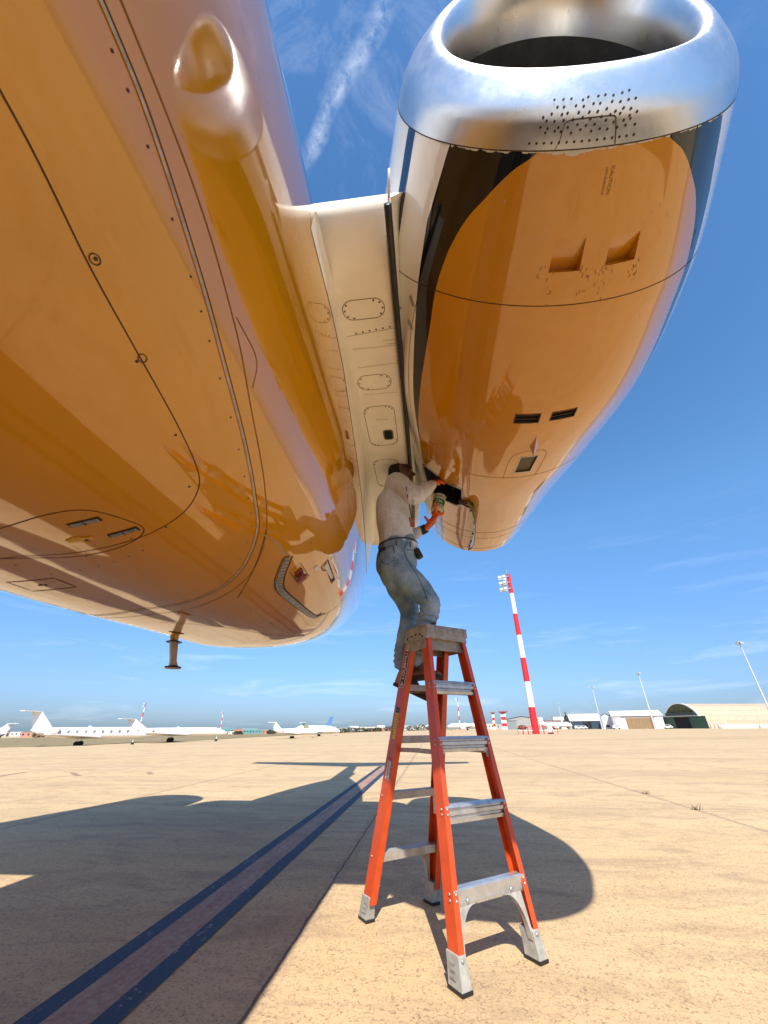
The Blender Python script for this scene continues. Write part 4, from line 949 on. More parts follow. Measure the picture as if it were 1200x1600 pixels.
def solid(name, parts, mat, vox=.008, sm=6, disp=None, seed=0):
    """parts: list of (points, radii[, up]) tapered limbs fused into one continuous surface"""
    mb = MB()
    for p in parts:
        pts, rad = p[0], p[1]; upv = p[2] if len(p) > 2 else (0, 0, 1)
        P_ = smoothline(pts, 6) if len(pts) > 2 else np.array(pts, float)
        rr_ = np.array([r if isinstance(r, (tuple, list)) else (r, r) for r in rad], float)
        if len(pts) > 2: rr_ = np.maximum(smoothline(rr_, 6), .004)
        # rounded ends
        d0 = P_[0]-P_[1]; d0 /= np.linalg.norm(d0); d1 = P_[-1]-P_[-2]; d1 /= np.linalg.norm(d1); m0, m1 = rr_[0].min(), rr_[-1].min()
        pre = [(P_[0]+d0*m0*c, rr_[0]*math.sqrt(max(.01, 1-c*c))) for c in (.97, .8, .5)]; post = [(P_[-1]+d1*m1*c, rr_[-1]*math.sqrt(max(.01, 1-c*c))) for c in (.5, .8, .97)]
        pts2 = [a for a, _ in pre]+list(P_)+[a for a, _ in post]; rad2 = [tuple(b) for _, b in pre]+[tuple(b) for b in rr_]+[tuple(b) for _, b in post]
        mb.tube(pts2, rad2, 20, upv=upv)
    o = mb.build(name, mat)
    mods = [('REMESH', dict(mode='VOXEL', voxel_size=vox, use_smooth_shade=True)), ('SMOOTH', dict(factor=.5, iterations=sm))]
    evaluate(o, mods)
    if disp:
        co = np.empty(len(o.data.vertices)*3); o.data.vertices.foreach_get('co', co); co = co.reshape(-1, 3); no = np.array([v.normal[:] for v in o.data.vertices])
        co = co+no*disp(co)[:, None]; o.data.vertices.foreach_set('co', co.ravel()); o.data.update()
    if not o.data.materials: o.data.materials.append(mat)
    return o
HIP, CH, SH_R, SH_L = (-.195, 2.85, 2.05), (-.222, 2.82, 2.50), (-.170, 2.640, 2.705), (-.175, 2.985, 2.67)
EL_R, WR_R, HD_R = (-.030, 2.545, 2.500), (.130, 2.670, 2.690), (.172, 2.715, 2.742)
EL_L, WR_L, HD_L = (-.140, 3.08, 2.395), (.050, 2.955, 2.425), (.115, 2.930, 2.480)
KN_R, AN_R = (.045, 2.775, 1.715), (-.070, 2.86, 1.335)
KN_L, AN_L = (-.125, 3.02, 1.725), (-.205, 3.02, 1.345)
HEAD = np.array((-.130, 2.80, 2.905))
body = top(solid('body', [([HIP, (-.21, 2.84, 2.3), CH, (-.20, 2.81, 2.70)], [(.11, .13), (.10, .12), (.11, .14), (.09, .13)], (1, 0, 0)),
    ([(-.20, 2.81, 2.68), (-.165, 2.805, 2.80), (-.145, 2.80, 2.86)], [.06, .052, .055]),
    ([tuple(HEAD+(-.018, 0, -.035)), tuple(HEAD), tuple(HEAD+(-.012, 0, .045))], [(.080, .070), (.098, .080), (.088, .074)], (1, 0, 0)),
    ([tuple(HEAD+(.030, 0, -.085)), tuple(HEAD+(.045, 0, -.03)), tuple(HEAD+(.045, 0, .02))], [(.040, .036), (.048, .050), (.050, .058)], (1, 0, 0)),
    ([tuple(HEAD+(.088, 0, .005)), tuple(HEAD+(.108, 0, -.022))], [.009, .014]),
    ([tuple(HEAD+(.085, -.012, -.052)), tuple(HEAD+(.085, .012, -.052))], [.011, .011]),
    ([tuple(HEAD+(.078, -.035, .022)), tuple(HEAD+(.086, 0, .024)), tuple(HEAD+(.078, .035, .022))], [.010, .011, .010]),
    ([tuple(HEAD+(-.010, -.080, -.018)), tuple(HEAD+(-.006, -.086, .018))], [.010, .015]), ([tuple(HEAD+(-.010, .080, -.018)), tuple(HEAD+(-.006, .086, .018))], [.010, .015]),
    ([SH_R, EL_R, WR_R], [.045, .036, .026]), ([WR_R, HD_R], [.026, (.030, .018)]), ([SH_L, EL_L, WR_L], [.045, .036, .026]), ([WR_L, HD_L], [.026, (.030, .018)]),
    ([(-.19, 2.78, 2.0), KN_R, AN_R], [.075, .050, .035]), ([(-.2, 2.92, 2.0), KN_L, AN_L], [.075, .050, .035]), ([AN_R, (.0, 2.83, 1.26)], [.035, .03]), ([AN_L, (-.10, 3.02, 1.20)], [.035, .03])], M_SKIN, .007, 3))
hair = top(solid('hair', [([tuple(HEAD+(-.035, 0, -.035)), tuple(HEAD+(-.040, 0, .01)), tuple(HEAD+(-.020, 0, .062)), tuple(HEAD+(.012, 0, .070))], [(.072, .074), (.086, .086), (.080, .076), (.055, .062)], (1, 0, 0))], M_HAIR, .007, 2,
    disp=lambda c: .0022*np.sin(c[:, 0]*400+3*np.sin(c[:, 2]*300))*np.sin(c[:, 1]*420)))
fm = MB(); fm.tube([HEAD+(.060, -.071, .020), HEAD+(.0, -.088, .022), HEAD+(-.045, -.088, .018)], .0028, 6); fm.tube([HEAD+(.093, -.03, .016), HEAD+(.090, -.045, .016), HEAD+(.060, -.071, .020)], .003, 6)
top(fm.build('glasses', M_CUFF))
em = MB()
for sy in (-1, 1): em.sphere(HEAD+(.086, sy*.031, .008), .0095, 10, 8)
split(top(em.build('eye', simple('eye', (.35, .32, .30), .2), smooth=True)))
def folds(fr, amp, axis=2, ph=0, noise=.5):
    return lambda c: amp*(np.sin(c[:, 2]*fr+c[:, 0]*fr*.7+2.2*np.sin(c[:, 1]*17+c[:, 0]*9)+ph)*.6+np.sin(c[:, 0]*fr*1.3-c[:, 2]*fr*.55+1.7*np.sin(c[:, 2]*11))*.4)
def shirt_disp(c):
    d = folds(38, .0050)(c)
    cuffz = np.exp(-((c[:, 2]-2.20)/.018)**2)*(c[:, 0] < .0)*.0
    arm = np.exp(-(((c[:, 0]+.03)/.09)**2+((c[:, 1]-2.60)/.12)**2+((c[:, 2]-2.55)/.12)**2)); d = d+arm*.006*np.sin(c[:, 0]*190+c[:, 2]*60)
    hem = np.exp(-((c[:, 2]-2.23)/.02)**2)*.004; return d+hem
shirt = top(solid('sweatshirt', [([(-.185, 2.86, 2.195), (-.195, 2.855, 2.26), (-.205, 2.84, 2.38), (-.222, 2.83, 2.52), (-.215, 2.815, 2.62), (-.198, 2.81, 2.685), (-.175, 2.81, 2.745)], [(.158, .152), (.150, .150), (.146, .160), (.145, .178), (.138, .185), (.105, .165), (.062, .085)], (1, 0, 0)),
    ([(-.20, 2.74, 2.675), SH_R, (-.095, 2.575, 2.60), EL_R, (.050, 2.60, 2.59), (.115, 2.655, 2.665)], [.086, .088, .076, .069, .060, .043]),
    ([(-.19, 2.90, 2.655), SH_L, (-.165, 3.03, 2.52), EL_L, (-.045, 3.01, 2.41), (.015, 2.975, 2.42)], [.080, .082, .066, .060, .052, .042])], M_SHIRT, .008, 5, shirt_disp))
bm_ = MB(); bm_.tube([(.112, 2.652, 2.663), (.128, 2.668, 2.687)], [.034, .034], 16); top(bm_.build('sweatshirt_cuff', M_SHIRT, smooth=True))
bm_ = MB(); bm_.tube([(.012, 2.978, 2.417), (.050, 2.957, 2.427)], [.042, .040], 16); top(bm_.build('glove_cuff', M_CUFF, smooth=True, autos=.8))
def jean_disp(c):
    d = folds(46, .003, ph=1.0)(c); kn = np.exp(-(((c[:, 0]-.0)/.10)**2+((c[:, 2]-1.64)/.09)**2)); d = d+kn*.008*np.sin(c[:, 2]*150+c[:, 0]*30)
    an = np.exp(-((c[:, 2]-1.38)/.09)**2); return d+an*.005*np.sin(c[:, 2]*160+c[:, 0]*40)
jeans = top(solid('jeans', [([(-.188, 2.85, 2.245), (-.195, 2.85, 2.16), (-.205, 2.85, 2.06), (-.20, 2.85, 1.98)], [(.150, .148), (.158, .155), (.165, .165), (.135, .160)], (1, 0, 0)),
    ([(-.235, 2.785, 2.06), (-.150, 2.77, 1.95), (-.035, 2.77, 1.83), (.030, 2.775, 1.74), (.034, 2.785, 1.68), (-.005, 2.81, 1.58), (-.045, 2.84, 1.44), (-.068, 2.86, 1.35)], [.115, .112, .092, .078, .073, .068, .058, .054]),
    ([(-.225, 2.92, 2.06), (-.20, 2.95, 1.93), (-.140, 2.99, 1.80), (-.120, 3.01, 1.71), (-.145, 3.02, 1.60), (-.190, 3.02, 1.45), (-.203, 3.02, 1.36)], [.114, .102, .086, .074, .068, .058, .053])], M_DEN, .008, 4, jean_disp))
def near_band(name, mat, pts, w):
    m_ = MB(); m_.tube(pts, w, 8); return top(m_.build(name, mat, smooth=True))
M_STCH = simple('dark denim seam', (.035, .06, .085), .9)
near_band('waistband', M_STCH, [(-.188+.156*math.cos(a), 2.85+.153*math.sin(a), 2.225+.012*math.cos(a)) for a in np.linspace(0, 2*math.pi, 33)], .007)
# pocket, phone and belt pouch, identity card
from mathutils.bvhtree import BVHTree
jt = BVHTree.FromPolygons([v.co[:] for v in jeans.data.vertices], [tuple(p.vertices) for p in jeans.data.polygons])
st_ = BVHTree.FromPolygons([v.co[:] for v in shirt.data.vertices], [tuple(p.vertices) for p in shirt.data.polygons])
def on(tree, x, z, y0=2.3, off=.003):
    h = tree.ray_cast(Vector((x, y0, z)), Vector((0, 1, 0))); return (np.array(h[0])+np.array(h[1])*off) if h[0] else np.array((x, 2.8, z))
def line_on(tree, pts, r, name, mat, off=.001):
    q = [on(tree, x, z, off=off) for x, z in pts]; m_ = MB(); m_.tube(q, r, 6); return top(m_.build(name, mat, smooth=True))
sl2 = lambda pts: [tuple(x) for x in smoothline(pts, 4)]
line_on(jt, [(-.325, 2.145), (-.29, 2.155), (-.25, 2.16), (-.215, 2.165), (-.205, 2.10), (-.21, 2.03), (-.255, 2.00), (-.30, 2.03), (-.32, 2.09), (-.325, 2.145)], .0028, 'back_pocket', M_STCH)
line_on(jt, sl2([(-.10, 2.205), (-.125, 2.15), (-.13, 2.10), (-.09, 2.0), (-.04, 1.90), (.0, 1.80), (.02, 1.72)]), .0025, 'outseam', M_STCH)
line_on(jt, sl2([(-.03, 2.20), (-.06, 2.15), (-.11, 2.13)]), .0025, 'front_pocket', M_STCH)
for x in (-.30, -.19, -.085): line_on(jt, [(x, 2.205), (x, 2.16)], .005, 'belt_loop', M_STCH)
ph = MB(); c = on(jt, -.300, 2.145, off=.004); ph.box(c, (.062, .012, .034), rz=-.35); top(ph.build('wallet', M_CUFF, bevel=.004))
ph = MB(); ph.tube([(-.045, 2.80, 2.16), (-.012, 2.79, 2.09)], [(.030, .026), (.026, .024)], 12); top(ph.build('belt_pouch', M_CUFF, smooth=True, autos=.7))
c = on(st_, -.075, 2.39, off=.012); ph = MB(); ph.box(c, (.048, .004, .086), rz=.25, ax=None); cardo = top(ph.build('identity_card', simple('orange card', (.40, .12, .05), .4, var=.3, scale=60), bevel=.001))
ph = MB(); ph.box(c+(-.002, -.004, .012), (.024, .002, .028), rz=.25); child_of(ph.build('card_photo', simple('card photo', (.35, .24, .2), .5)), cardo).matrix_parent_inverse = Matrix.Identity(4)
near_band('lanyard', M_CUFF, [tuple(c+(0, 0, .045)), tuple(on(st_, -.078, 2.47, off=.008)), tuple(on(st_, -.085, 2.55, off=.006)), (-.095, 2.70, 2.64)], .004)
# gloves: palm, four bent fingers of different lengths and a thumb, fused
def hand(name, wrist, palm_end, spread, curl_to, lens, thumb, rad=.0105):
    w = np.array(wrist); p = np.array(palm_end); ax = (p-w)/np.linalg.norm(p-w); sp = np.array(spread, float); sp /= np.linalg.norm(sp); cu = np.array(curl_to, float); cu -= (cu@ax)*ax; cu /= np.linalg.norm(cu)
    parts = [([tuple(w), tuple(w*.4+p*.6), tuple(p)], [(.030, .024), (.041, .022), (.042, .019)], tuple(sp))]
    for k, L in enumerate(lens):
        b = p+sp*(.030-.020*k); q1 = b+ax*L*.42+cu*L*.10+sp*(.003-.002*k); q2 = q1+ax*L*.26+cu*L*.20; q3 = q2+ax*L*.10+cu*L*.24
        parts.append(([tuple(b-ax*.012), tuple(q1), tuple(q2), tuple(q3)], [rad*1.1, rad, rad*.92, rad*.8]))
    tb = w*.55+p*.45+sp*.030; t1 = tb+np.array(thumb)*.5+cu*.012; t2 = tb+np.array(thumb)+cu*.030
    parts.append(([tuple(tb), tuple(t1), tuple(t2)], [.014, .0125, .010]))
    return top(solid(name, parts, M_GLOVE, .0042, 2))
CAN_B, CAN_T = np.array((.150, 2.905, 2.562)), np.array((.190, 2.905, 2.702)); CAX = (CAN_T-CAN_B)/np.linalg.norm(CAN_T-CAN_B)
hand('glove', (.045, 2.958, 2.424), (.120, 2.925, 2.500), (.45, -.75, -.35), (.25, .55, .6), (.085, .094, .090, .072), (-.045, -.03, .055))
# individual fingers cup the can: three close round its lower side
fg = []
for k, (a0, hgt) in enumerate(((-2.45, .040), (-1.95, .052), (-1.45, .046), (-.95, .034))):
    u = np.cross(CAX, (0, 1, 0)); u /= np.linalg.norm(u); v_ = np.cross(CAX, u)
    def cp(a, h, r): return CAN_B+CAX*h+(u*math.cos(a)+v_*math.sin(a))*r
    fg.append(([tuple(CAN_B-CAX*.020+(cp(a0, 0, .025)-CAN_B)), tuple(cp(a0, -.006, .058)), tuple(cp(a0, hgt*.5, .0665)), tuple(cp(a0, hgt, .0645))], [.0125, .0120, .0108, .0090]))
fg.append(([tuple(CAN_B-CAX*.03), tuple(cp(1.4, -.004, .055)), tuple(cp(1.2, .04, .066))], [.014, .0125, .0105])); fg.append(([HD_L, tuple(CAN_B-CAX*.022)], [(.03, .022), (.036, .016)]))
top(solid('glove_fingers', fg, M_GLOVE, .0042, 2))
hand('glove', WR_R, (.170, 2.712, 2.735), (-.3, .6, .5), (.6, .4, -.4), (.070, .080, .076, .062), (.03, .04, .03))
# shoes
def shoe(heel, toe, upn, parts_lbl, tan):
    h, t = np.array(heel), np.array(toe); ax = (t-h)/np.linalg.norm(t-h); n = np.array(upn, float); n -= (n@ax)*ax; n /= np.linalg.norm(n); sd = np.cross(n, ax)
    sole = [(0, .030), (.02, .036), (.07, .034), (.12, .034), (.18, .046), (.23, .047), (.27, .038), (.29, .020)]
    L = np.linalg.norm(t-h); k = L/.29; vs = []; pf = [(x*k, w) for x, w in sole]+[(x*k, -w) for x, w in sole[::-1]]
    def ring(z, e): return [h+ax*x+sd*(w*e)+n*z for x, w in pf]
    m_ = MB(); m = len(pf); m_.add(ring(0, 1.0)+ring(.022, 1.06), [tuple(range(m))[::-1], tuple(range(m, 2*m))]+[(i, (i+1) % m, m+(i+1) % m, m+i) for i in range(m)])
    so_ = m_.build('sole', M_SOLE, bevel=.003)
    up_ = solid('shoe', [([tuple(h+ax*.035*k+n*.045), tuple(h+ax*.10*k+n*.050), tuple(h+ax*.17*k+n*.042), tuple(h+ax*.235*k+n*.034), tuple(h+ax*.262*k+n*.030)], [(.034, .034), (.036, .036), (.027, .042), (.019, .042), (.014, .034)], tuple(n)),
        ([tuple(h+ax*.035*k+n*.04), tuple(h+ax*.040*k+n*.115)], [(.034, .036), (.038, .040)], tuple(ax))], M_SHOE, .006, 2)
    top(up_); child_of(so_, up_)
    hp = solid('heel_counter', [([tuple(h+ax*.024*k+n*.036), tuple(h+ax*.026*k+n*.100)], [(.031, .038), (.033, .040)], tuple(ax))], M_TAN, .006, 2); child_of(hp, up_)
    lc = MB()
    for q in range(4): c_ = h+ax*(.085+.025*q)*k+n*(.088-.008*q); lc.tube([c_-sd*.020, c_+n*.004, c_+sd*.020], .003, 6)
    split(child_of(lc.build('lace', M_CUFF, smooth=True), up_))
shoe((-.135, 2.925, 1.2205), (.085, 2.790, 1.2215), (0, 0, 1), '', False)
shoe((-.262, 3.035, 1.205), (.055, 2.995, 1.062), (.25, 0, 1), '', True)

# --- the can in his hand
CAN = thing('can', 'small pale can with a green band held in his orange-gloved hand', 'can', tuple(CAN_B))
u = np.cross(CAX, (0, 1, 0)); u /= np.linalg.norm(u); v_ = np.cross(CAX, u)
def cyl(name, r0, h0, h1, mat, n=40, prof=None):
    m_ = MB(); m_.lathe(CAN_B, prof or [(r0, h0), (r0, h1)], n, ax=(u, v_, CAX)); o = m_.build(name, mat, smooth=True, autos=.8); o.parent = CAN; o.matrix_parent_inverse = Matrix.Translation(Vector(-CAN_B)); return o
cyl('can_body', 0, 0, 0, simple('pale can paint', (.50, .52, .44), .35), prof=[(.050, 0), (.053, .003), (.0525, .006), (.0525, .143), (.0545, .146), (.0545, .149), (.049, .150), (.048, .146), (.001, .146)])
cyl('can_rim', 0, 0, 0, M_STEP, prof=[(.0532, .1405), (.0552, .1445), (.0552, .1495), (.0515, .1515)])
cyl('green_band', 0, 0, 0, simple('green label', (.018, .16, .055), .4), prof=[(.0530, .048), (.0530, .100)])
for z in (.026, .034, .118, .126): cyl('label_line', 0, 0, 0, M_LBK, prof=[(.0530, z), (.0530, z+.0035)])
def can_text(body, size, zc, a_c, mat):
    o = text_mesh('lettering', body, size, mat, None, (0, 0, 0), (1, 0, 0), (0, 1, 0), extrude=0, bold=.0006)
    for v in o.data.vertices:
        a = a_c+v.co[0]/.0534; p = CAN_B+CAX*(zc+v.co[1])+(u*math.cos(a)+v_*math.sin(a))*.0536; v.co = p
    o.parent = CAN; o.matrix_parent_inverse = Matrix.Translation(Vector(-CAN_B))
tocam = np.array((0, 0, .93))-CAN_B; ac = math.atan2(tocam@v_, tocam@u)
can_text('236', .040, .074, ac, M_LWH)
# ------------------------------------------------------------------ background of the airfield
def pol(az, d, dz=0.0):
    x, y = d*math.sin(R(az)), d*math.cos(R(az)); return (x, y, float(ground_z(x, y))+dz)
def kid(mb, name, mat, root, **k):      # parts modelled in the thing's own local metres
    o = mb.build(name, mat, **k); o.parent = root; return o
def copy_tree(o, parent=None):
    c = o.copy(); COL.objects.link(c)
    if parent is not None: c.parent = parent
    for ch in list(o.children): copy_tree(ch, c)
    return c
M_JW = simple('background jet white', (.80, .80, .78), .35, var=.04); M_JG = simple('jet belly grey', (.50, .46, .42), .4, var=.1)
M_WIN = simple('dark window', (.03, .035, .045), .2); M_WINJ = simple('jet window', (.16, .17, .18), .2); M_TYRE = simple('tyre', (.015, .015, .015), .8)
def loft(mb, xs, zc, rw, rh, n=20):
    vs = [(x, w*math.cos(2*math.pi*k/n), z+h*math.sin(2*math.pi*k/n)) for x, z, w, h in zip(xs, zc, rw, rh) for k in range(n)]; m = len(xs)
    return mb.add(vs, [(i*n+k, i*n+(k+1) % n, (i+1)*n+(k+1) % n, (i+1)*n+k) for i in range(m-1) for k in range(n)]+[tuple(range(n))[::-1], tuple(range((m-1)*n, m*n))])
def plate(mb, pts, th):
    P = [np.array(p, float) for p in pts]; nrm = np.cross(P[1]-P[0], P[2]-P[1]); nrm /= np.linalg.norm(nrm); n = len(P)
    return mb.add([p+nrm*th/2 for p in P]+[p-nrm*th/2 for p in P], [tuple(range(n)), tuple(range(n, 2*n))[::-1]]+[(i, n+i, n+(i+1) % n, (i+1) % n) for i in range(n)])
def jet(name, label, L, r, zc, fin, nwin, loc, heading, group, ttail=True, win_r=.28, finmat=None, cover=None):
    root = thing(name, label, 'jet', loc, heading, group); q = L/30.0
    m = MB(); xs = [L*.5, L*.49, L*.465, L*.43, L*.37, L*.2, -L*.2, -L*.32, -L*.42, -L*.49]
    loft(m, xs, [zc-.45*r, zc-.42*r, zc-.32*r, zc-.18*r, zc, zc, zc, zc+.10*r, zc+.35*r, zc+.6*r], [.05*r, .3*r, .58*r, .82*r, r, r, r, .85*r, .5*r, .12*r], [.05*r, .28*r, .52*r, .78*r, r, r, r, .86*r, .5*r, .14*r]); kid(m, 'fuselage', M_JW, root, smooth=True, autos=.9)
    for s in (1, -1):
        m = MB(); m.add([], []); plate(m, [(L*.12, s*r*.7, zc-.7*r), (-L*.14, s*r*.7, zc-.7*r), (-L*.22, s*L*.45, zc-.1*r), (-L*.17, s*L*.45, zc-.1*r)], .28*q); w = kid(m, 'wing', M_JW, root)
        m = MB(); plate(m, [(-L*.17, s*L*.45, zc-.1*r), (-L*.22, s*L*.45, zc-.1*r), (-L*.245, s*L*.465, zc+.9*r), (-L*.225, s*L*.465, zc+.9*r)], .1); kid(m, 'winglet', M_JW, root)
    m = MB(); plate(m, [(-L*.30, 0, zc+.6*r), (-L*.47, 0, zc+.5*r), (-L*.53, 0, fin), (-L*.445, 0, fin)], .35); kid(m, 'tail_fin', finmat or M_JW, root)
    hz = fin if ttail else zc+.5*r
    for s in (1, -1):
        m = MB(); plate(m, [(-L*.44, 0, hz), (-L*.53, 0, hz), (-L*.565, s*L*.16, hz+.05), (-L*.53, s*L*.16, hz+.05)], .18); kid(m, 'tailplane', M_JW, root)
    for s in (1, -1):
        if ttail: c = (-L*.30, s*(r+.85*r*.55), zc+.35*r); er = .58*r
        else: c = (L*.06, s*L*.17, zc-1.05*r); er = .5*r
        m = MB(); m.lathe(c, [(er*.78, L*.07), (er*.95, L*.055), (er, 0), (er*.9, -L*.06), (er*.6, -L*.085)], 18, ax=(np.array((0, 1., 0)), np.array((0, 0, 1.)), np.array((1., 0, 0)))); e = kid(m, 'engine', M_JW, root, smooth=True, autos=.8)
        m = MB(); m.lathe(c, [(er*.90, L*.0705), (er*.89, L*.073)], 18, ax=(np.array((0, 1., 0)), np.array((0, 0, 1.)), np.array((1., 0, 0)))); kid(m, 'intake_cover', M_WIN, e)
    for s in (1, -1):
        for k in range(nwin):
            x = L*.34-k*(L*.50/max(1, nwin-1)); m = MB(); m.lathe((x, s*(r*.985), zc+.22*r), [(win_r*q, -.03), (win_r*q, .03)], 8, ax=(np.array((1., 0, 0)), np.array((0, 0, 1.2)), np.array((0, 1., 0)))); kid(m, 'window', M_WINJ, root)
    m = MB(); m.add([(L*.415, s_*r*.72, zc+.42*r) for s_ in (1, -1)]+[(L*.452, s_*r*.56, zc+.12*r) for s_ in (-1, 1)], [(0, 1, 2, 3)]); 
    m = MB(); loft(m, [L*.452, L*.43, L*.405], [zc+.10*r, zc+.28*r, zc+.48*r], [.58*r, .74*r, .80*r], [.10*r, .17*r, .10*r], 14); kid(m, 'windscreen', M_WIN, root)
    for (x, y, wr, gap) in ((L*.40, 0, .40*q, .25), (-L*.06, r*1.2, .66*q, .45), (-L*.06, -r*1.2, .66*q, .45)):
        m = MB(); m.tube([(x, y, wr), (x, y*.9, zc-.6*r)], .12*q, 8); g_ = kid(m, 'landing_gear', M_JW, root)
        for s in (1, -1):
            m = MB(); m.lathe((x, y+s*gap*q, wr), [(wr, -.2), (wr, .2)], 16, ax=(np.array((1., 0, 0)), np.array((0, 0, 1.)), np.array((0, 1., 0)))); kid(m, 'wheel', M_TYRE, g_)
    m = MB(); plate(m, [(L*.02, 0, zc+r*.95), (-L*.02, 0, zc+r*.95), (-L*.02, 0, zc+r*1.25), (-L*.005, 0, zc+r*1.25)], .08); kid(m, 'antenna', M_JW, root)
    return root
def heading(az, rel): return R(-az)+R(rel)         # rel 0 = nose to the right, across the view
G_J = 'white jets parked beyond the apron'
jet('parked_jet', 'white business jet with oval windows and T-tail, nearest of the parked jets', 33.5, 1.62, 3.75, 9.9, 8, pol(-39.9, 175), heading(-39.9, -14), G_J, win_r=.40)
jet('parked_jet', 'long white regional jet with a row of small windows behind the nearest business jet', 40, 1.50, 3.9, 8.7, 20, pol(-31.2, 210), heading(-31.2, -12), G_J, win_r=.20)
jet('parked_jet', 'small white T-tail jet left of the mid-distance cluster of jets', 21, 1.15, 2.7, 6.4, 6, pol(-17.6, 205), heading(-17.6, -18), G_J)
M_GRNFIN = simple('olive fin', (.22, .24, .17), .5)
jet('parked_jet', 'small white jet with olive fin, middle of the distant cluster', 20, 1.15, 2.7, 6.2, 6, pol(-14.3, 236), heading(-14.3, -14), G_J, finmat=M_GRNFIN)
jet('parked_jet', 'white airliner with tall blue fin behind the cluster of small jets', 30, 1.9, 4.0, 12.2, 14, pol(-15.3, 345), heading(-15.3, 200), G_J, ttail=False, finmat=simple('blue fin', (.10, .22, .42), .4))
jet('parked_jet', 'white jet fin and tail showing at the far left edge of the photo', 28, 1.3, 3.2, 7.6, 7, pol(-49.6, 262), heading(-49.6, 183), G_J)
jet('parked_jet', 'white airliner seen between the rails of the step ladder', 26, 1.5, 3.0, 7.8, 10, pol(4.2, 330), heading(4.2, 182), G_J, ttail=False)
jet('parked_jet', 'white jet parked right behind the tall red and white mast', 19, 1.35, 2.6, 6.2, 5, pol(15.1, 292), heading(15.1, -10), G_J, ttail=False)

# --- floodlight masts
M_MR = simple('mast red', (.62, .018, .022), .45, var=.1); M_MW = simple('mast white', (.78, .77, .75), .45, var=.06); M_LAMP = simple('floodlight housing', (.50, .51, .50), .4, var=.2, metal=.3); M_GLS = simple('floodlight glass', (.75, .78, .74), .15)
def mast(label, az, d, h=29.4, r0=.62, r1=.36, bands=7, group='red and white floodlight masts', lamps=True, side=180, name='floodlight_mast'):
    root = thing(name, label, 'mast', pol(az, d), heading(az, 0), group)
    m0 = bands % 2
    for i in range(bands):
        z0, z1 = h*i/bands, h*(i+1)/bands; m = MB(); f = lambda z: r0+(r1-r0)*z/h; m.lathe((0, 0, 0), [(f(z0), z0+.001), (f(z1), z1)], 20); kid(m, 'mast_section', M_MR if i % 2 == 0 else M_MW, root, smooth=True, autos=.8)
    if lamps:
        m = MB()
        for z in (h-.6, h-1.9, h-3.2): m.tube([(.1, -.5, z), (-1.9, -.5, z)], .08, 6); m.tube([(-1.0, -.9, z), (-1.0, .9, z)], .08, 6)
        split(kid(m, 'lamp_bracket', M_LAMP, root))
        for z in (h-.6, h-1.9, h-3.2):
            for (x, y) in ((-.95, -1.0), (-1.8, -.7), (-1.8, .3), (-.9, 1.0)):
                m = MB(); m.box((x, y, z-.1), (.62, .5, .5), rz=rng.uniform(-.4, .4), taper=.8); o = kid(m, 'floodlight', M_LAMP, root, bevel=.05); m = MB(); m.box((x-.05, y-.29, z-.12), (.6, .04, .45)); kid(m, 'lamp_glass', M_GLS, o)
        m = MB(); m.tube([(-.2, 0, h), (-.2, 0, h+1.0)], .04, 6); kid(m, 'lightning_rod', M_LAMP, root)
    return root
mast('tall red and white banded floodlight mast standing right of the ladder', 12.70, 82)
mast('red and white floodlight mast rising behind the nearest white business jet', -35.3, 500)
mast('red and white floodlight mast rising behind the nose of the long regional jet', -26.6, 690)
mast('thin red and white floodlight mast seen between the upper rails of the step ladder', 3.55, 452)
def radar(label, az, d, h, w):
    root = thing('radar_tower', label, 'tower', pol(az, d), heading(az, 0), 'squat red and white towers')
    for i in range(5): m = MB(); m.box((0, 0, h*(i+.5)/5*.86), (w, w, h*.86/5-.02)); kid(m, 'tower_section', M_MW if i % 2 == 0 else M_MR, root)
    m = MB(); m.lathe((0, 0, h*.86), [(w*.3, 0), (w*1.0, h*.10), (w*1.05, h*.12), (w*.2, h*.13)], 14); kid(m, 'dish_platform', simple('weathered red dish', (.45, .10, .10), .6), root)
    for k in range(4): m = MB(); m.tube([(w*.9*math.cos(k*1.57), w*.9*math.sin(k*1.57), h*.97), (w*.9*math.cos(k*1.57), w*.9*math.sin(k*1.57), h*1.04)], .12, 6); kid(m, 'rail_post', M_MR, root)
radar('slimmer of the two squat red and white towers', 7.85, 350, 12.0, 1.7); radar('wider of the two squat red and white towers, beside the grey hangar', 9.1, 335, 12.0, 3.4)
def lamp_pole(label, az, d, h, r=.28):
    root = thing('light_pole', label, 'light pole', pol(az, d), heading(az, 0), 'pale lamp poles on the right')
    m = MB(); m.tube([(0, 0, 0), (0, 0, h*.5), (0, 0, h)], [r, r*.75, r*.45], 12); kid(m, 'pole', simple('galvanised pole', (.55, .56, .55), .45, var=.08), root, smooth=True, autos=.8)
    m = MB(); m.lathe((0, 0, h-.5), [(.9, 0), (.9, .1)], 12); kid(m, 'lamp_ring', M_LAMP, root)
    for k in range(6):
        a = k*math.pi/3; m = MB(); m.box((.9*math.cos(a), .9*math.sin(a), h-.75), (.5, .5, .45), rz=a, taper=.7); kid(m, 'lamp', M_LAMP, root, bevel=.04)
lamp_pole('nearest and tallest pale lamp pole at the right edge of the photo', 35.5, 170, 24.6); lamp_pole('pale lamp pole in front of the white hangar with the tan door', 25.35, 238, 24.6, .34)
lamp_pole('pale lamp pole in front of the blue-doored hangar', 20.1, 308, 24.7, .34); lamp_pole('faint thin lamp pole beside the dark cypress', 15.9, 470, 23, .3)

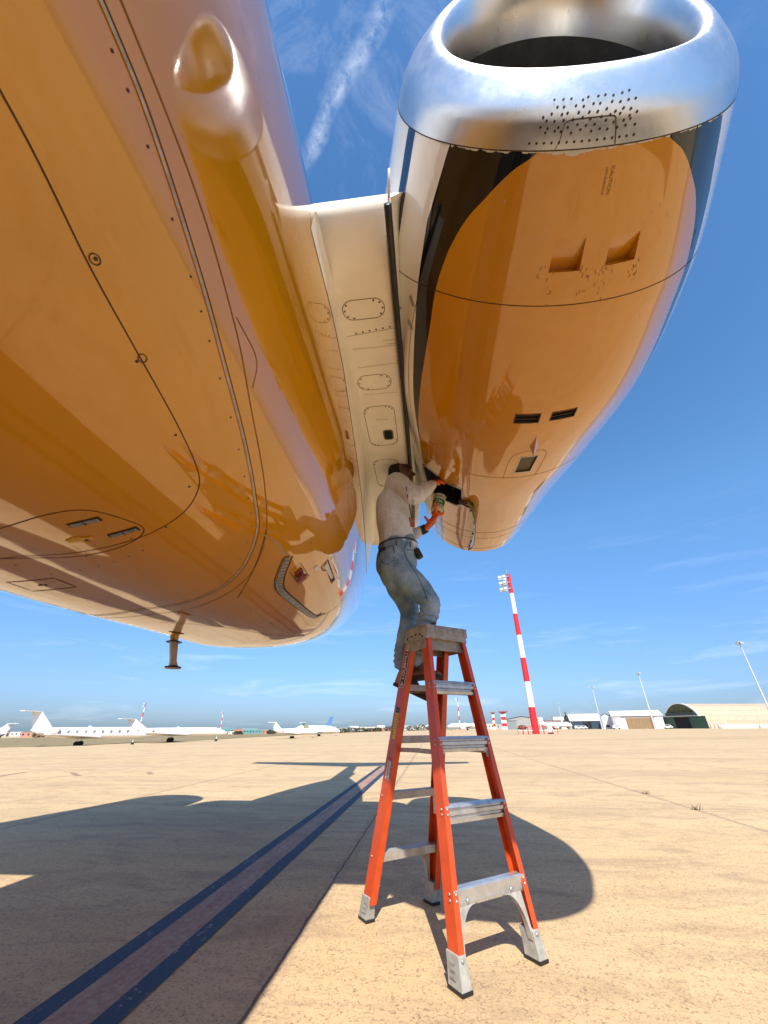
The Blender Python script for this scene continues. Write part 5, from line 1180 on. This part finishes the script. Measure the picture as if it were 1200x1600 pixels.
# --- barriers round the big mast
def barrier(i, az, d, lab):
    root = thing('hoop_barrier', lab, 'barrier', pol(az, d), heading(az, rng.uniform(-20, 20)), 'red hoop barriers around the tall mast')
    m = MB(); m.tube([(-.42, 0, 0), (-.42, 0, .95), (-.30, 0, 1.1), (.30, 0, 1.1), (.42, 0, .95), (.42, 0, 0)], .05, 6); kid(m, 'hoop', M_MR, root); m = MB(); m.tube([(-.42, 0, .55), (.42, 0, .55)], .045, 6); kid(m, 'crossbar', M_MW, root)
for i, (az, d, w) in enumerate(((10.9, 80.5, 'leftmost, farthest left of the tall mast'), (11.55, 79.5, 'second left of the tall mast'), (12.1, 79, 'just left of the tall mast foot'), (13.35, 79.5, 'just right of the tall mast foot'), (13.9, 79.7, 'second right of the tall mast'), (14.9, 80.5, 'rightmost, by the white cabinet'))): barrier(i, az, d, 'red hoop barrier, '+w)
root = thing('utility_cabinet', 'white cabinet on dark feet standing right of the tall mast', 'cabinet', pol(14.4, 81), heading(14.4, 0)); m = MB(); m.box((0, 0, 1.0), (.9, .7, 1.5)); kid(m, 'cabinet_body', M_MW, root, bevel=.03); m = MB(); m.box((0, 0, .12), (.9, .7, .24)); kid(m, 'plinth', M_TYRE, root); m = MB(); m.box((0, 0, 1.82), (1.05, .85, .1)); kid(m, 'cabinet_roof', M_LAMP, root)

# --- hangars
def corr(name, col, sc=3.0, axis='X', rough=.55):
    t = NT(name); v = t.coord(); sp = t.add('ShaderNodeSeparateXYZ'); t.l.new(v, sp.inputs[0]); s_ = t.math('SINE', t.math('MULTIPLY', sp.outputs[axis], 6.283/ sc)); n_ = t.ramp(t.noise(.4, 5, .7, v), .35, .7)
    col2 = t.mix(n_, tuple(x*.82 for x in col), col); t.l.new(t.mix(t.math('MULTIPLY', t.ramp(s_, .6, .95), .35), col2, tuple(x*.55 for x in col)), t.b.inputs['Base Color']); setin(t.b, Roughness=rough); return t.m
M_ROOFW = corr('white corrugated roof', (.74, .73, .68), 1.9); M_WALLW = corr('white wall', (.74, .74, .73), 2.5); M_WALLG = corr('grey hangar wall', (.34, .34, .33), 2.2); M_BLUE = corr('dark blue doors', (.030, .060, .095), 2.4)
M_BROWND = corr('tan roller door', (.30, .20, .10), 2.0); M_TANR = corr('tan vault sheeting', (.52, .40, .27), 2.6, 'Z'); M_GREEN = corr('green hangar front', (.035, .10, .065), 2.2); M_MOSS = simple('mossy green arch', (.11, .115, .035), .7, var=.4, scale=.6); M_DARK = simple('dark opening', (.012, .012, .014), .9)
def hangar(label, az, d, w, dep, eave, ridge, wall, roof, turn=0, ridge_across=True, name='hangar', cat='hangar'):
    root = thing(name, label, cat, pol(az, d), heading(az, turn))
    m = MB(); m.box((0, dep/2, eave/2), (w, dep, eave)); 
    if not ridge_across: m.add([(-w/2, 0, eave), (w/2, 0, eave), (0, 0, ridge-.1), (-w/2, dep, eave), (w/2, dep, eave), (0, dep, ridge-.1)], [(0, 1, 2), (5, 4, 3)])
    else: m.add([(-w/2, 0, eave), (-w/2, dep, eave), (-w/2, dep/2, ridge-.1), (w/2, 0, eave), (w/2, dep, eave), (w/2, dep/2, ridge-.1)], [(0, 1, 2), (5, 4, 3)])
    kid(m, 'wall', wall, root); o = .5
    m = MB()
    if ridge_across: m.add([(-w/2-o, -o, eave+.02), (w/2+o, -o, eave+.02), (w/2+o, dep/2, ridge), (-w/2-o, dep/2, ridge), (w/2+o, dep+o, eave+.02), (-w/2-o, dep+o, eave+.02)]+[(-w/2-o, -o, eave-.25), (w/2+o, -o, eave-.25)], [(0, 1, 2, 3), (3, 2, 4, 5), (6, 7, 1, 0)])
    else: m.add([(-w/2-o, -o, eave), (0, -o, ridge+.05), (w/2+o, -o, eave), (-w/2-o, dep+o, eave), (0, dep+o, ridge+.05), (w/2+o, dep+o, eave)], [(0, 1, 4, 3), (1, 2, 5, 4)])
    kid(m, 'roof', roof, root); return root
def rect(root, name, mat, x0, x1, z0, z1, y=-.06, th=.1): m = MB(); m.box(((x0+x1)/2, y, (z0+z1)/2), (x1-x0, th, z1-z0)); return kid(m, name, mat, root)
h = hangar('grey metal hangar with a low gable roof behind the squat towers', 11.3, 345, 25, 30, 6.6, 8.8, M_WALLG, corr('grey roof', (.42, .42, .41), 2.4), 4, False)
rect(h, 'hangar_door', simple('grey door', (.22, .24, .25), .6), -11.5, -4.5, 0, 5.6); rect(h, 'door_frame', M_WALLG, -12.0, -11.5, 0, 6.0, -.1); rect(h, 'door_track', M_DARK, -12.0, -4.0, 5.6, 5.9, -.1)
h = hangar('low dark building with brown roof beside the tall mast', 14.6, 352, 14, 10, 3.4, 6.0, simple('dark render wall', (.20, .18, .17), .8), simple('brown roof', (.16, .10, .08), .85, var=.3), 0, True, 'low_building', 'building'); rect(h, 'door', M_DARK, -3, -1, 0, 2.2); rect(h, 'window', M_WIN, 1, 3, 1, 2.2)  # wall render has one even dark tone
for (az, d, w, hh, lab) in ((13.35, 372, 5.5, 8.4, 'small white block behind the brown roof, left'), (15.65, 362, 9, 8.2, 'white two-storey house left of the dark cypress')):
    root = thing('white_house', lab, 'house', pol(az, d), heading(az, 8)); m = MB(); m.box((0, 3, hh/2), (w, 6, hh)); kid(m, 'wall', M_MW, root); m = MB(); m.box((0, 3, hh+.1), (w+.4, 6.4, .3)); kid(m, 'roof', simple('grey parapet', (.45, .45, .43), .7), root)
    for (a, b) in ((-w*.3, hh*.62), (w*.05, hh*.62), (w*.3, hh*.62), (-w*.3, hh*.25), (w*.2, hh*.25)): rect(root, 'window', M_WIN, a-.5, a+.5, b-.5, b+.7)
h = hangar('hangar with dark blue doors and white ribbed roof', 18.45, 325, 18.5, 30, 5.0, 9.4, M_MW, M_ROOFW, 2); rect(h, 'sliding_door', M_BLUE, -9, -1.5, 0, 4.6); rect(h, 'sliding_door', M_BLUE, 3.4, 8.8, 0, 4.6); rect(h, 'door_opening', M_DARK, -1.5, 3.4, 0, 4.6, -.02); rect(h, 'door_panel', simple('blue door panel', (.02, .03, .06), .5), -1.2, 1.6, 0, 4.3, -.14)
h = hangar('white hangar with a large tan door and long pale roof', 23.9, 298, 26, 26, 6.9, 9.9, M_WALLW, M_ROOFW, 5); rect(h, 'tan_door', M_BROWND, -6, 6.5, 0, 5.6); rect(h, 'door_header', simple('grey header', (.30, .29, .27), .7), -8.5, 9, 5.6, 6.6); rect(h, 'door_post', simple('rust post', (.24, .10, .06), .7), 6.5, 8.2, 0, 5.8, -.1); rect(h, 'wall_panel', M_MW, -11.5, -6.2, 0, 5.4, -.12); rect(h, 'grey_panel', corr('pale grey panel', (.48, .48, .49), 1.4), -13.0, -11.6, 0, 6.6, -.1)
h = hangar('narrow white annexe between the blue-doored and white hangars', 20.75, 318, 5, 12, 7.2, 8.9, M_MW, M_ROOFW, 0, False, 'annexe', 'building'); rect(h, 'window', M_WIN, -1.2, 1.2, 1, 2.2)
# barrel-vaulted hangar with green arched front
vaz = 28.15; px_, py_, pz_ = pol(vaz, 292); ax_ang = R(-vaz)+R(42)
root = thing('vaulted_hangar', 'barrel-vaulted tan hangar with a mossy green arched front at far right', 'hangar', (px_, py_, pz_), ax_ang)
LV, RV, HV = 74, 13.0, 12.2     # local +x runs down the vault, front at x=0
n = 24; m = MB()
vs = [(x, RV*math.cos(math.pi*k/n), HV*math.sin(math.pi*k/n)**.92) for x in (0, LV-9) for k in range(n+1)]+[(LV, RV*.62*math.cos(math.pi*k/n), HV*.72*math.sin(math.pi*k/n)**.92) for k in range(n+1)]
m.add(vs, [(i*(n+1)+k, i*(n+1)+k+1, (i+1)*(n+1)+k+1, (i+1)*(n+1)+k) for i in range(2) for k in range(n)]+[tuple(range(2*(n+1), 3*(n+1)))]); kid(m, 'vault_roof', M_TANR, root, smooth=True, autos=.8)
m = MB(); ap = [(0.0, RV*math.cos(math.pi*k/n)*.97, HV*.97*math.sin(math.pi*k/n)**.92) for k in range(n+1)]; m.add([(-.05, y, z) for _, y, z in ap]+[(.35, y, z) for _, y, z in ap], [tuple(range(n+1)), tuple(range(n+1, 2*n+2))[::-1]]); kid(m, 'arched_front', M_MOSS, root)
m = MB(); rim = [(RV*1.03*math.cos(math.pi*k/n), HV*1.03*math.sin(math.pi*k/n)**.92) for k in range(n+1)]; m.add([(-.5, y, z) for y, z in rim]+[(-.5, y*.955, z*.955) for y, z in rim]+[(.2, y, z) for y, z in rim], [(k, k+1, n+2+k, n+1+k) for k in range(n)]+[(k, 2*n+2+k, 2*n+3+k, k+1) for k in range(n)]); kid(m, 'arch_rim', M_MW, root)
for (a, b, z1, mt, nm, xo) in ((-15.5, -5.2, 5.8, M_GREEN, 'sliding_door', -.5), (5.2, 15.5, 5.8, M_GREEN, 'sliding_door', -.5), (-5.2, 5.2, 5.2, M_DARK, 'door_opening', -.3), (-12, 12, .5, None, '', 0)):
    if mt: m = MB(); m.box((xo, (a+b)/2, z1/2), (.3, b-a, z1)); kid(m, nm, mt, root)
m = MB(); m.box((-.9, 0, 6.0), (.8, 24, .5)); kid(m, 'door_track', simple('pale track', (.42, .45, .40), .6), root)
m = MB(); m.box((-.9, 0, 7.0), (.5, 20, 1.6)); kid(m, 'door_header', simple('dark green header', (.05, .06, .05), .7), root)
for k, (x0, x1) in enumerate(((8, 30), (31, 44), (45, 62), (63, 74))): m = MB(); m.box(((x0+x1)/2, -RV-1.2, .9), (x1-x0, .4, 1.9)); kid(m, 'low_wall', M_MW, root)
for k in range(5): m = MB(); m.tube([(2+2.2*k, -RV-2.2, 0), (5+2.4*k, -RV+2.0, 5.0)], .12, 6); kid(m, 'stay_bar', M_MW, root)
m = MB(); m.tube([(40, -RV-.4, 0), (40, -RV-.2, 4.4)], .3, 8); kid(m, 'vent_pipe', M_DARK, root)

# --- cypress, shrubs and trees
def crown(mb, h, r, n, z0=0, shape='col', leaf=.35):
    for _ in range(n):
        q = rng.random(); a = rng.uniform(0, 6.28); env = (math.sin(min(1, q*1.15+.08)*math.pi)**.55 if shape == 'col' else math.sin((q*.85+.1)*math.pi)**.5)*(1+.18*math.sin(a*3+q*9)); rr_ = r*env*rng.uniform(.45, 1)**.5
        p = np.array((rr_*math.cos(a), rr_*math.sin(a), z0+q*(h-z0))); u = rng.normal(size=3); u /= np.linalg.norm(u); w = np.cross(u, rng.normal(size=3)); w /= np.linalg.norm(w); s_ = leaf*rng.uniform(.5, 1.3)
        mb.add([p-u*s_, p+w*s_*.6, p+u*s_, p-w*s_*.6], [(0, 1, 2, 3)])
M_FOL = simple('dark foliage', (.030, .050, .020), .8, var=.5, scale=.8); M_FOL2 = simple('olive foliage', (.055, .065, .028), .8, var=.5, scale=.8); M_BARK = simple('bark', (.12, .08, .05), .9)
def tree(name, lab, az, d, h, r, shape, mat, n=700, group=None, z0=.6, leaf=.35):
    root = thing(name, lab, 'tree', pol(az, d), rng.uniform(0, 6), group); m = MB(); m.tube([(0, 0, 0), (0.05, 0, h*.4), (0, 0, h*.8)], [.22, .16, .05], 8); kid(m, 'trunk', M_BARK, root); m = MB(); crown(m, h, r, n, z0, shape, leaf); kid(m, 'crown', mat, root); return root
tree('cypress', 'dark pointed cypress standing alone left of the blue-doored hangar', 16.45, 312, 9.9, 1.7, 'col', M_FOL, 1100)
tree('shrub', 'round green shrub at the foot of the grey hangar', 11.2, 322, 2.6, 3.0, 'r', M_FOL2, 500, z0=.1)
sh = [(-11.6, 430, 3.4, 5), (-10.4, 440, 4.2, 6), (-9.2, 450, 3.8, 6), (-8.0, 455, 3.2, 6), (-7.1, 470, 3.6, 5), (-2.6, 480, 4.6, 7), (-1.4, 500, 5.5, 6), (-.2, 500, 4.2, 6), (-44.0, 520, 4.4, 6), (-24.5, 480, 3.2, 5), (-20.5, 470, 3.6, 5), (-5.5, 520, 4.6, 7), (-47.5, 500, 6.0, 6)]
pl_ = ['left end of the hedge line right of the distant jets', 'second in the hedge line right of the distant jets', 'third in the hedge line right of the distant jets', 'fourth in the hedge line right of the distant jets', 'right end of the hedge line, before the ladder', 'behind the ladder, leftmost of three', 'behind the ladder, tallest of three', 'behind the ladder, rightmost of three', 'beyond the tail of the nearest jet', 'right of the regional jet nose', 'left of the distant jet cluster', 'just left of the ladder rail', 'at the far left edge of the photo']
for (az, d, h_, r_), w in zip(sh, pl_): tree('bush', 'dark low tree '+w, az, d, h_, r_, 'r', M_FOL if int(az*10) % 2 else M_FOL2, 420, 'dark trees along the horizon', .1, .6)

# --- far town: low pale blocks along the horizon
M_T = [simple('town white', (.72, .70, .66), .8), simple('town cream', (.60, .52, .42), .8), simple('town terracotta', (.45, .24, .16), .8), simple('town grey', (.42, .43, .44), .8), simple('town teal', (.12, .30, .32), .5)]
def town(az, d, w, h_, mi, lab):
    root = thing('town_building', lab, 'building', pol(az, d), heading(az, rng.uniform(-12, 12)), 'low pale buildings on the horizon')
    m = MB(); m.box((0, 0, h_/2), (w, w*.6, h_)); kid(m, 'wall', M_T[mi], root); m = MB(); m.box((0, 0, h_+.15), (w+.3, w*.6+.3, .3)); kid(m, 'roof', M_T[3] if mi != 2 else M_T[2], root)
    for k in range(max(2, int(w/3.5))): m = MB(); m.box((-w/2+(k+.5)*w/max(2, int(w/3.5)), -w*.3-.03, h_*.55), (1.3, .1, min(1.6, h_*.35))); kid(m, 'window', M_WIN, root)
segs = [(-47.9, -45.6, 4, 'at the far left edge'), (-44.8, -36, 11, 'behind the nearest jet'), (-35.5, -26, 8, 'behind the regional jet'), (-26, -20.8, 8, 'left of the distant jets'), (-12.6, -6.4, 9, 'right of the distant jets'), (-6.2, 1.0, 9, 'behind the ladder'), (6.2, 8.6, 4, 'left of the squat towers')]
cn = ['white', 'cream', 'terracotta', 'grey', 'teal']; ords = ['first', 'second', 'third', 'fourth', 'fifth', 'sixth', 'seventh', 'eighth', 'ninth', 'tenth', 'eleventh']
for a0, a1, n_, w in segs:
    for k in range(n_):
        az = a0+(a1-a0)*(k+rng.uniform(.3, .7))/n_; d = rng.uniform(520, 760); mi = int(rng.choice([0, 0, 0, 1, 2, 3])) if not (-26 < az < -20.8) else int([4, 0, 2, 4, 4, 0, 4, 2][k]); hh = rng.uniform(3.0, 7.4)*(d/680)
        town(az, d, rng.uniform(9, 24), hh, mi, '%s horizon block %s, %s from left' % (cn[mi], w, ords[k]))
# parked white vans in front of the hangars
def van(az, d, lab, rz=0):
    root = thing('parked_van', lab, 'van', pol(az, d), heading(az, rz), 'white vehicles by the hangars')
    m = MB(); m.prism([(-2.2, .45), (2.1, .45), (2.2, 1.0), (1.6, 1.15), (1.05, 1.9), (-2.1, 1.95), (-2.2, 1.0)], (np.array((1., 0, 0)), np.array((0, 0, 1.)), np.array((0, 1., 0))), (0, 0, 0), -.85, .85); kid(m, 'van_body', M_MW, root, bevel=.08)
    m = MB(); m.box((.1, -.86, 1.5), (2.2, .04, .45)); kid(m, 'side_window', M_WIN, root)
    for x in (-1.4, 1.3):
        for y in (-.8, .8): m = MB(); m.lathe((x, y, .36), [(.36, -.11), (.36, .11)], 14, ax=(np.array((1., 0, 0)), np.array((0, 0, 1.)), np.array((0, 1., 0)))); kid(m, 'wheel', M_TYRE, root)
for az, d, lab in ((17.6, 300, 'white van, left of the pair by the blue doors'), (18.15, 302, 'white van, right of the pair by the blue doors'), (21.6, 288, 'white van at the corner of the white hangar'), (26.6, 280, 'white van between the white and the vaulted hangar'), (28.3, 300, 'pale van standing inside the dark vaulted hangar opening')): van(az, d, lab, rng.uniform(-25, 25))
# weeds sprouting from the apron joint on the right
M_WEED = simple('dry weed', (.13, .11, .04), .9, var=.4, scale=30)
for i, (x, y, s_, lab) in enumerate(((3.30, 6.55, 1.0, 'largest weed tuft growing in the apron joint, right of the ladder'), (3.32, 7.95, .7, 'small weed tuft farther along the same apron joint'))):
    m = MB()
    for k in range(34):
        a = rng.uniform(0, 6.28); b = np.array((x+rng.normal(0, .035), y+rng.normal(0, .012), .002)); L = rng.uniform(.03, .09)*s_; t_ = b+np.array((math.cos(a)*L*.7, math.sin(a)*L*.7, L)); w_ = np.array((-math.sin(a), math.cos(a), 0))*.0035; m.add([b-w_, b+w_, t_], [(0, 1, 2)])
    tag(mesh_obj('weed', m.v, m.f, M_WEED), lab, 'weed', 'weeds in the apron joint')
